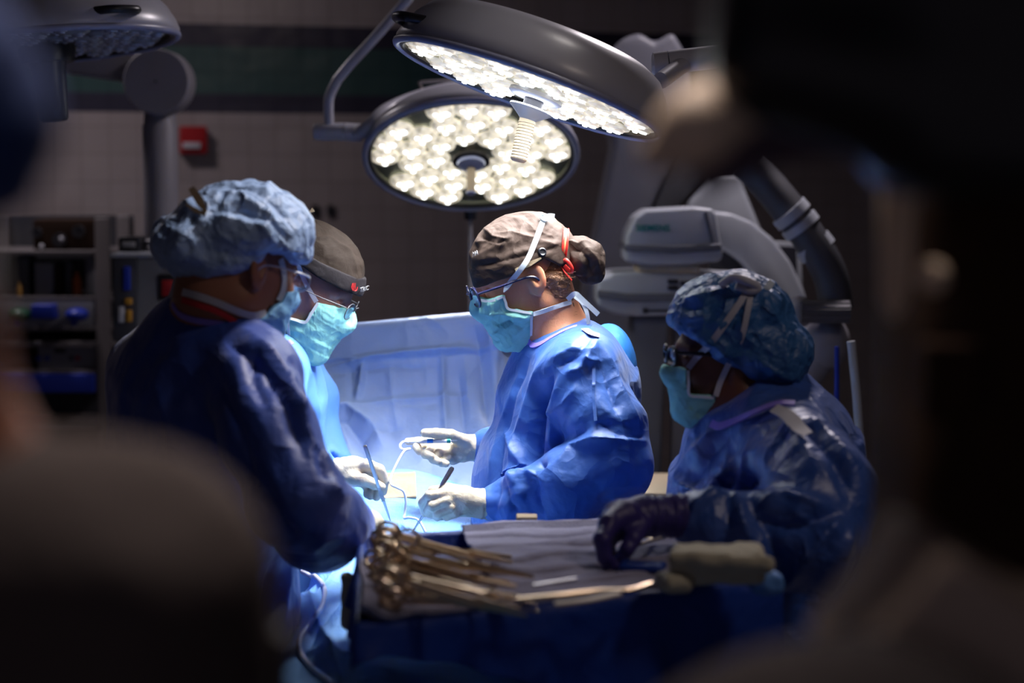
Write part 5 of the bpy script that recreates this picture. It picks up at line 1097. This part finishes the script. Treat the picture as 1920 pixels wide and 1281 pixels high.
def tabz(x, Y):
    t = np.clip((Y - 3.2) / .9, 0, 1); t = t * t * (3 - 2 * t); top = .985 + .060 * t * np.exp(-((x + .28) / .30) ** 2) + .055 * np.exp(-((x + .22) / .16) ** 2 - ((Y - 4.36) / .17) ** 2)
    e = np.clip((np.abs(x + .27) - .245) / .05, 0, 1); return top, e
def patfn(u, v):
    s = (u - .5) * 2; x = -.22 + np.sign(s) * np.interp(np.abs(s), [0, .62, .70, .78, 1], [0, .140, .160, .168, .19]); Y = 2.25 + v * 2.42; x = x + (s > 0) * .26 * np.clip(s * 1.6, 0, 1) * np.clip((3.22 - Y) / .12, 0, 1)
    top, _ = tabz(np.clip(x, -.36, -.08), Y); dz = np.interp(np.abs(s), [0, .60, .66, .72, 1], [0, 0, .015, .07, .52]); return np.stack([x, Y, top - dz], 1)
PF = folds([([(560, 1100), (600, 1180), (640, 1281)], 6, .012), ([(650, 1060), (600, 1120), (560, 1170)], 7, .012), ([(655, 1100), (610, 1160), (570, 1230)], 6, -.008), ([(560, 1070), (610, 1065), (645, 1050)], 5, .008), ([(575, 1240), (620, 1230), (680, 1240)], 5, .006)])
o = grid_mesh('patient_drape', patfn, 200, 300, M['drapeh'], None, lambda V, N, u, v: (lambda s: s * (crumple(V, 5, .016, 15) + PF(V, np.array([[0, -1.0, 0]]) * np.ones((len(V), 1)))))(np.sign(N[:, 2].mean())), .002)
tag(o, 'blue drape lying over the patient, brightly lit in the middle', 'surgical drape')
r = root('operating_table', (-.22, 3.5, 0), 'operating table hidden under the blue patient drape', 'operating table')
MB().box((-.22, 3.4, .90), (.26, 2.1, .08), bev=.03).build('tabletop', M['black'], r); MB().box((-.22, 3.6, .47), (.20, .36, .78), bev=.02).build('column', M['grey'], r); MB().box((-.22, 3.5, .05), (.26, 1.1, .10), bev=.03).build('base', M['grey'], r)
# tan pad on the patient drape
pc = [P(716, 893, 4.28), P(779, 889, 4.28), P(781, 933, 4.19), P(717, 938, 4.19)]
def padfn(u, v):
    A = np.array(pc); t = A[0] + np.outer(u, A[1] - A[0]); b = A[3] + np.outer(u, A[2] - A[3]); return t + (b - t) * v[:, None]
o = grid_mesh('tan_pad', padfn, 24, 18, M['tan'], None, lambda V, N, u, v: .003 * np.sin(v * 9) + soft(V, 30, .002, 3), .006); tag(o, 'square tan pad lying on the lit patient drape between the hands', 'pad')

# ------------------------------------------------------------------ instruments in the hands
def flatbar(mb, pts, w, th, side):
    pts = np.asarray(pts, float); n_ = len(pts); T = np.gradient(pts, axis=0); V = []; F = []; w = np.broadcast_to(w, (n_,)); th = np.broadcast_to(th, (n_,))
    for i in range(n_):
        t = nrm(T[i]); b = nrm(side - t * (side @ t)); c_ = np.cross(t, b)
        for a_, d_ in ((-1, -.5), (-.6, -1), (.6, -1), (1, -.5), (1, .5), (.6, 1), (-.6, 1), (-1, .5)): V.append(pts[i] + b * a_ * w[i] / 2 + c_ * d_ * th[i] / 2)
    for i in range(n_ - 1):
        for k in range(8): F.append((i * 8 + k, i * 8 + (k + 1) % 8, i * 8 + 8 + (k + 1) % 8, i * 8 + 8 + k))
    F += [tuple(range(8))[::-1], tuple((n_ - 1) * 8 + k for k in range(8))]; return mb.add(V, F)
a, b = P(684, 835, 4.0), P(735, 986, 4.03); sd = nrm(np.array([1, 0, .3]))
r = root('tissue_forceps', a, 'long steel forceps held by the surgeon in the dark brown cap', 'forceps')
for s in (-1, 1):
    off = np.cross(nrm(b - a), sd) * .006 * s; pts = [a, a + (b - a) * .06 + off * .6, a + (b - a) * .45 + off, a + (b - a) * .75 + off * .8, b]
    mb = MB(); flatbar(mb, spline(pts, 6), np.interp(np.linspace(0, 1, 25), [0, .05, .5, .8, 1], [.005, .0075, .0065, .004, .0014]), .0012, sd); arm_ = mb.build('arm', M['steel'], r)
    mb = MB(); q0 = .52
    for i in range(11): cc_ = a + (b - a) * (q0 + i * .016) + off * 1.15; mb.box(cc_, (.009, .0012, .0012), None)
    mb.build('grip_ridge', M['steel'], arm_)
a, b = P(849, 876, 3.84), P(826, 914, 3.83); r = root('scalpel', a, 'steel handled instrument in the near cream glove of the middle surgeon', 'scalpel')
mb = MB(); flatbar(mb, [a, a + (b - a) * .08, a + (b - a) * .8, b, P(812, 940, 3.84)], [.006, .010, .009, .006, .005], .003, nrm(np.array([1, 0, .6]))); mb.build('handle', M['steel'], r)
mb = MB(); mb.tube([P(797, 962, 3.86), P(786, 978, 3.87), P(770, 1003, 3.88)], [.0028, .0022, .0016], 8); mb.build('shaft', M['steel'], r)
r = root('cautery_pen', P(800, 827, 4.10), 'white pen instrument with a white cord, in the far cream glove', 'electric pen')
mb = MB(); mb.tube([P(766, 829, 4.10), P(772, 829, 4.095), P(800, 828, 4.075), P(838, 827, 4.075), P(846, 827, 4.075)], [.0022, .0034, .0042, .0042, .002], 12); mb.build('barrel', M['cable'], r)
mb = MB(); mb.tube([P(801, 827, 4.0745), P(812, 827, 4.0745)], .0047, 12); mb.build('blue_button', M['panel'], r); mb = MB(); mb.tube([P(838, 827, 4.074), P(845, 827, 4.074)], .0046, 12); mb.build('blue_collar', M['teal'], r); mb = MB(); mb.tube([P(845, 827, 4.075), P(857, 826, 4.075)], .0008, 6); mb.build('needle_tip', M['steel'], r)
mb = MB(); mb.tube(spline([P(767, 829, 4.10), P(756, 829, 4.09), P(750, 836, 4.08), P(755, 843, 4.07), P(768, 842, 4.06), P(758, 846, 4.05), P(748, 862, 4.04), P(738, 882, 4.03), P(732, 898, 4.02), P(734, 909, 4.01), P(746, 915, 4.0), P(757, 922, 4.0), P(761, 940, 4.0), P(759, 962, 4.0), P(758, 972, 3.99), P(768, 971, 3.96), P(785, 976, 3.94), P(798, 998, 3.93)], 7), .0026, 10); mb.build('cord', M['cable'], r)
# suction tube at the lower left
from mathutils.bvhtree import BVHTree
pd_ = [x for x in bpy.data.objects if x.name == 'patient_drape'][0]; og = ORG['patient_drape']
bv = BVHTree.FromPolygons([tuple(np.array(v.co) + og) for v in pd_.data.vertices], [tuple(p.vertices) for p in pd_.data.polygons])
def ondrape(px, py, off=.005):
    h = bv.ray_cast(Vector((0, 0, CZ)), Vector(nrm(ray(px, py)))); return np.array(h[0]) + np.array([0, 0, off]) if h[0] is not None else PZ(px, py, .99)
o = tubeobj('suction_tube', [ondrape(*q) for q in spline([(566, 1072), (590, 1085), (608, 1108), (604, 1140), (582, 1175), (563, 1205), (566, 1232), (588, 1260), (625, 1290)], 4)], .0042, M['tube'], sm=3); tag(o, 'pale suction tube curling over the drape below the instrument tray corner', 'tube')

# ------------------------------------------------------------------ instrument tray
Q = np.array([(-.207, 2.62), (.395, 2.93), (.25, 3.39), (-.25, 3.27)])
def Tq(u, v):
    u = np.asarray(u, float); v = np.asarray(v, float); a = Q[0] + np.multiply.outer(u, Q[1] - Q[0]); b = Q[3] + np.multiply.outer(u, Q[2] - Q[3]); return a + (b - a) * v[..., None]
r = root('instrument_stand', (.1, 3.1, 0), 'instrument tray stand under a navy cover in front of the surgeons', 'instrument stand')
per = [(t, 0) for t in np.linspace(0, 1, 60, endpoint=False)] + [(1, t) for t in np.linspace(0, 1, 50, endpoint=False)] + [(1 - t, 1) for t in np.linspace(0, 1, 60, endpoint=False)] + [(0, 1 - t) for t in np.linspace(0, 1, 50, endpoint=False)]
pu = np.array(per); edge = Tq(pu[:, 0], pu[:, 1]); cen = Q.mean(0); dirn = edge - cen; dirn /= np.linalg.norm(dirn, axis=1)[:, None]; n_ = len(per)
drop = np.where(pu[:, 1] == 0, np.interp(pu[:, 0], [0, .1, .45, 1], [.015, .03, .10, .30]), np.where(pu[:, 0] == 1, .30, np.where(pu[:, 1] == 1, .12, .06)))
k = np.arange(n_); drop = np.convolve(np.r_[drop[-4:], drop, drop[:4]], np.ones(9) / 9, 'valid')
rings = []
wob = .004 * np.sin(k * .35) + .003 * np.sin(k * .83)
for inn, z_ in ((-.012, 1.140), (-.008, 1.158), (0, 1.166), (.008, 1.160), (.010, 1.145)): rings.append(np.column_stack([edge + dirn * (inn), np.full(n_, z_ + TZ)]))
for t in np.linspace(.1, 1, 12): rings.append(np.column_stack([edge + dirn * (.010 + wob * t * 2.5 - .05 * t * (pu[:, 1:2] * 0 + 1)[:, 0] * 0)[:, None], 1.145 + TZ - drop * t]))
V = np.vstack(rings + [np.append(cen, 1.140 + TZ)[None]]); F = []
for i in range(len(rings) - 1):
    for j in range(n_): F.append((i * n_ + j, (i + 1) * n_ + j, (i + 1) * n_ + (j + 1) % n_, i * n_ + (j + 1) % n_))
for j in range(n_): F.append((j, (j + 1) % n_, len(V) - 1))
mk('cover', V, F, M['navy'], r)
mb = MB(); mb.prism([tuple(q - cen) for q in (Q - cen) * .95 + cen], np.append(cen, 1.116), (1, 0, 0), (0, 1, 0), .012, .003); mb.build('tray', M['steel'], r)
mb = MB(); mb.tube([np.append(cen, 1.11), np.append(cen, 1.02), (.47, 2.90, .95), (.47, 2.90, .05)], .014, 12); mb.build('post', M['steel'], r)
mb = MB(); mb.tube([(.47, 2.90, .05), (.12, 2.75, .04)], .018, 12); mb.tube([(.47, 2.9, .05), (.47, 3.2, .04)], .018, 12); mb.build('base', M['steel'], r)
# lining cloth and towel
def cloth(name, u0, u1, v0, v1, z, label, cat, m, cre, seed, th=.003, rag=.012, ext=None):
    def fn(u, v):
        uu = lerp(u0, u1, u) + rag * (vnoise(np.column_stack([v * 5, v * 0, v * 0]), seed) - .5) * (1 - u); p = Tq(uu, lerp(v0, v1, v)); zz = z + TZ + cre(u, v); return np.column_stack([p, zz])
    def dsp(V, N, u, v): s = np.sign(N[:, 2].mean()); return s * (soft(V, 14, .0035, seed) + crumple(V, 12, .004, seed))
    o = grid_mesh(name, fn, 90, 120, m, None, dsp, th); tag(o, label, cat); return o
cloth('tray_liner', .005, .40, -.015, .70, 1.150, 'lavender grey cloth lining the near left corner of the tray', 'cloth', M['towel'], lambda u, v: .022 * np.exp(-((v - .0) / .05) ** 2) + .022 * np.exp(-(u / .10) ** 2) * (v < .9), 11)
tw = lambda u, v: .006 + .012 * (v > .955) + .010 * np.exp(-((v - .03) / .03) ** 2) + sum(-.0055 * np.exp(-((v - c_ - .015 * np.sin(u * 7 + c_ * 9)) / .010) ** 2) * (u < .62) for c_ in (.2, .36, .52, .70, .86)) + .003 * np.sin(v * 36)
cloth('folded_towel', .33, .99, -.005, 1.035, 1.158, 'large lavender grey towel with creases spread over the tray', 'towel', M['towel'], tw, 14)
# ringed instruments
def hemostat(label, L=.19, ring=.013, spread=.022):
    rt = root('ring_forceps', (0, 0, 0), label, 'ring forceps', 'ring handled forceps piled on the tray')
    for s in (-1, 1):
        mb = MB(); t = np.linspace(0, 2 * math.pi, 20, endpoint=False); mb.tube([(ring * 1.25 * math.cos(q), s * (spread * .62 + ring * .35) + ring * math.sin(q),   .001 * s) for q in t], .0030, 8, closed=True)
        flatbar(mb, spline([(ring * 1.1, s * spread * .62, .001 * s), (L * .25, s * spread * .42, .001 * s), (L * .5, s * spread * .16, .001 * s), (L * .66, 0, .001 * s)], 5), .0066, .0044, np.array([0, 1.0, 0])); mb.build('shank', M['gold'], rt, origin=(0, 0, 0))
        mb = MB(); flatbar(mb, [(L * .64, 0, .001 * s), (L * .68, -s * .002, .001 * s), (L * .72, -s * .0022, 0), (L, -s * .0008, 0)], [.009, .0095, .0065, .003], [.0034, .0034, .003, .002], np.array([0, 1.0, 0])); mb.build('jaw', M['gold'], rt, origin=(0, 0, 0))
    mb = MB(); mb.tube([(L * .67, 0, -.0035), (L * .67, 0, .0035)], .0032, 12); mb.build('pivot_screw', M['gold'], rt, origin=(0, 0, 0))
    mb = MB(); mb.box((L * .22, 0, 0), (.004, spread * .75, .003), None, .0006); mb.build('ratchet', M['gold'], rt, origin=(0, 0, 0))
    return rt
def copy_tree(o, parent=None):
    c = o.copy(); COL.objects.link(c); c.parent = parent
    for ch in [x for x in bpy.data.objects if x.parent == o]: copy_tree(ch, c)
    return c
LB = 'golden steel ring-handled forceps lying in the pile on the tray'
proto = hemostat(LB); rnd = random.Random(11); NH = 20
for i in range(NH):
    o = proto if i == 0 else copy_tree(proto)
    row = i % 5; lay = i // 5; py = 1022 + row * 23 + rnd.uniform(-6, 6) - lay * 5; px = 722 + rnd.uniform(-16, 26) + (lay * 5) + (8 if row > 2 else 0)
    z_ = 1.172 + lay * .0105 + rnd.uniform(0, .004); p = PZ(px, py, z_); o.location = p
    o.rotation_euler = (math.radians(rnd.choice([-1, 1]) * rnd.uniform(25, 75)), math.radians(rnd.uniform(1, 5) + lay * 2.2), math.radians(rnd.uniform(-26, -6) + (4 - row) * 3.0)); o.scale = (1.03 if lay % 2 else .95,) * 3
o = copy_tree(proto); o.location = P(706, 1030, 3.10); o.rotation_euler = (math.radians(85), math.radians(18), math.radians(-30)); o['label'] = 'ring-handled forceps standing up at the far left of the pile'; o['group'] = ''; del o['group']
o = copy_tree(proto); o.location = PZ(1246, 1006, 1.178); o.rotation_euler = (math.radians(10), 0, math.radians(-122)); o['label'] = 'ring-handled scissors lying by the dark purple glove'; o['category'] = 'scissors'; del o['group']; o.name = 'scissors'
def rod(name, pts, w, th, m, label, cat):
    mb = MB(); flatbar(mb, spline(pts, 6), w, th, np.array([0, 1.0, .2])); o = mb.build(name, m); tag(o, label, cat)
rod('long_retractor', [PZ(968, 1124, 1.185), PZ(1040, 1117, 1.187), PZ(1120, 1108, 1.188), PZ(1180, 1106, 1.188), PZ(1222, 1094, 1.19)], .007, .005, M['gold'], 'long thin bent instrument at the near edge of the tray', 'retractor')
rod('flat_handle', [PZ(1040, 1133, 1.186), PZ(1100, 1126, 1.187), PZ(1162, 1113, 1.188)], .011, .004, M['beige'], 'pale flat handle lying in front of the long bent instrument', 'instrument handle')
rod('straight_rod', [PZ(1000, 1098, 1.183), PZ(1080, 1086, 1.184)], .004, .004, M['steel'], 'short thin steel rod behind the long bent instrument', 'instrument')
rod('held_clamp', [P(1150, 1060, 3.03), P(1158, 1072, 3.0), P(1172, 1084, 2.97)], .006, .004, M['gold'], 'small clamp pinched by the dark purple glove', 'clamp')
def softbox(name, c, hs, yaw, m, label, cat, amp=.004, extra=None, h=.003, rad=.014, pit=0.0):
    R = Matrix.Rotation(yaw, 3, 'Z') @ Matrix.Rotation(pit, 3, 'Y'); R = np.array(R); pr = [('u', 0, rbox(c, hs, rad, R))] + (extra or []); f = fld(pr)
    o = sdfobj(name, f, np.asarray(c) - max(hs) - .04, np.asarray(c) + max(hs) + .04, h, m, None, lambda V, N: soft(V, 30, amp * .5, 5) + crumple(V, 22, amp, 6)); tag(o, label, cat); return o
gc = PZ(1345, 1072, 1.195); softbox('gauze_roll', gc + [0, 0, .012], (.068, .042, .024), math.radians(-8), M['gauze'], 'folded cream gauze bundle on the right of the tray', 'gauze', .005, [('u', .006, cone(gc + [-.062, -.035, .026], gc + [.064, -.050, .020], .011, .011))])
gc = PZ(1262, 1092, 1.185); softbox('gauze_swab', gc, (.024, .024, .014), .3, M['gauze'], 'small crumpled cream swab left of the gauze bundle', 'gauze', .008, None, .0025, .012)
gc = PZ(1434, 1088, 1.180); softbox('blue_cloth', gc, (.022, .03, .016), .2, M['gownC'], 'crumpled pale blue cloth at the right corner of the tray', 'cloth', .008, None, .003, .012)
gc = PZ(1205, 1062, 1.172); softbox('dark_pad', gc, (.034, .022, .006), -.2, M['navy'], 'dark blue pad lying under the dark purple fingers', 'pad', .002, None, .0022, .005)
gc = P(988, 978, 3.375); softbox('tan_packet', gc + [0, .02, 0], (.018, .02, .007), 0, M['tan'], 'small tan packet at the far edge of the tray', 'packet', .001, None, .0018, .002)
gc = PZ(655, 1108, 1.10); softbox('crumpled_film', gc + [0, 0, -.02], (.006, .03, .045), .4, M['gauze'], 'crumpled pale strip on the left corner of the tray', 'strip', .006, None, .0025, .005)

# ------------------------------------------------------------------ out of focus equipment in the right foreground
Yf = 1.25
r = root('overhead_device', P(1650, 60, Yf), 'large dark blurred equipment head with a beige rounded end, upper right', 'equipment head')
f = fld([('u', 0, rbox(P(1640, -20, Yf + .05), (.105, .08, .078), .03)), ('u', .05, rbox(P(2000, 20, Yf + .05), (.12, .1, .12), .03)), ('u', .04, cone(P(1480, 130, Yf), P(1700, 190, Yf), .030, .040))])
sdfobj('housing', f, *bounds([P(1340, -300, Yf - .1), P(2300, 400, Yf + .2)], .05), .007, M['black'], r)
f = fld([('u', 0, cone(P(1232, 288, Yf), P(1300, 243, Yf), .012, .020)), ('u', .02, cone(P(1300, 240, Yf), P(1322, 195, Yf + .02), .016, .014)), ('u', .02, cone(P(1300, 240, Yf), P(1420, 180, Yf + .02), .016, .02))])
sdfobj('beige_end', f, *bounds([P(1230, 130, Yf), P(1430, 300, Yf)], .05), .003, M['cream'], r)
mb = MB(); mb.tube(spline([P(1300, 320, Yf + .1), P(1420, 262, Yf + .1), P(1560, 240, Yf + .1), P(1800, 250, Yf + .1)], 6), [.020] * 19, 16); mb.build('lower_arm', M['purpled'], r)
mb = MB(); mb.tube([P(1850, -50, Yf + .05), [P(1850, 0, Yf)[0], Yf + .05, 3.2]], .05, 20); mb.build('ceiling_arm', M['black'], r)
Yf = 1.5
r = root('equipment_rack', [P(1800, 0, Yf)[0], Yf, 0], 'tall dark blurred equipment rack down the right edge', 'equipment rack')
xa, xb = P(1640, 0, Yf + .28)[0], P(2040, 0, Yf + .28)[0]; MB().box(((xa + xb) / 2, Yf + .16, .95), (xb - xa, .24, 1.9), bev=.02).build('cabinet', M['brown'], r)
mb = MB(); mb.tube([P(1686, 345, Yf), P(1686, 352, Yf), P(1676, 560, Yf), P(1674, 600, Yf)], [.006, .015, .011, .003], 20); mb.build('canister', M['cream'], r)
mb = MB(); mb.ball(P(1748, 520, Yf), .013, n=12); mb.build('knob', M['cream'], r)
slab([(1735, 640), (1850, 640), (1835, 780), (1740, 790)], Yf + .02, .03, .006).build('brown_panel', M['brown'], r)
slab([(1760, 300), (1900, 260), (1900, 330), (1770, 330)], Yf + .0, .06, .006).build('shelf', M['purpled'], r)
Yf = 1.15
f = fld([('u', 0, rbox(P(1880, 1290, Yf), (.10, .09, .050), .012, np.array(Matrix.Rotation(math.radians(36), 3, 'Y')))), ('u', .02, rbox(P(1960, 1500, Yf), (.085, .09, .12), .02))])
o = sdfobj('draped_stand', f, *bounds([P(1600, 900, Yf), P(2200, 1800, Yf)], .08), .005, M['standcloth'], None, lambda V, N: soft(V, 12, .004, 4)); tag(o, 'blurred dusky draped stand with a pale sloping edge, lower right corner', 'draped stand')
f = fld([('u', 0, ell(P(1600, 1480, Yf - .1), (.115, .09, .085))), ('u', .05, ell(P(1350, 1570, Yf - .1), (.10, .09, .06)))])
o = sdfobj('draped_equipment', f, *bounds([P(1200, 1100, Yf - .1), P(1900, 1700, Yf - .1)], .12), .005, M['darkcloth'], None, lambda V, N: soft(V, 12, .004, 8)); tag(o, 'blurred dark grey covered equipment along the bottom edge, right of centre', 'covered equipment')
o = MB().box(P(515, 1240, 1.05) + [0, .02, -.03], (.016, .03, .09), None, .004).build('black_box', M['black']); tag(o, 'blurred narrow black box beside the foreground jacket', 'box')
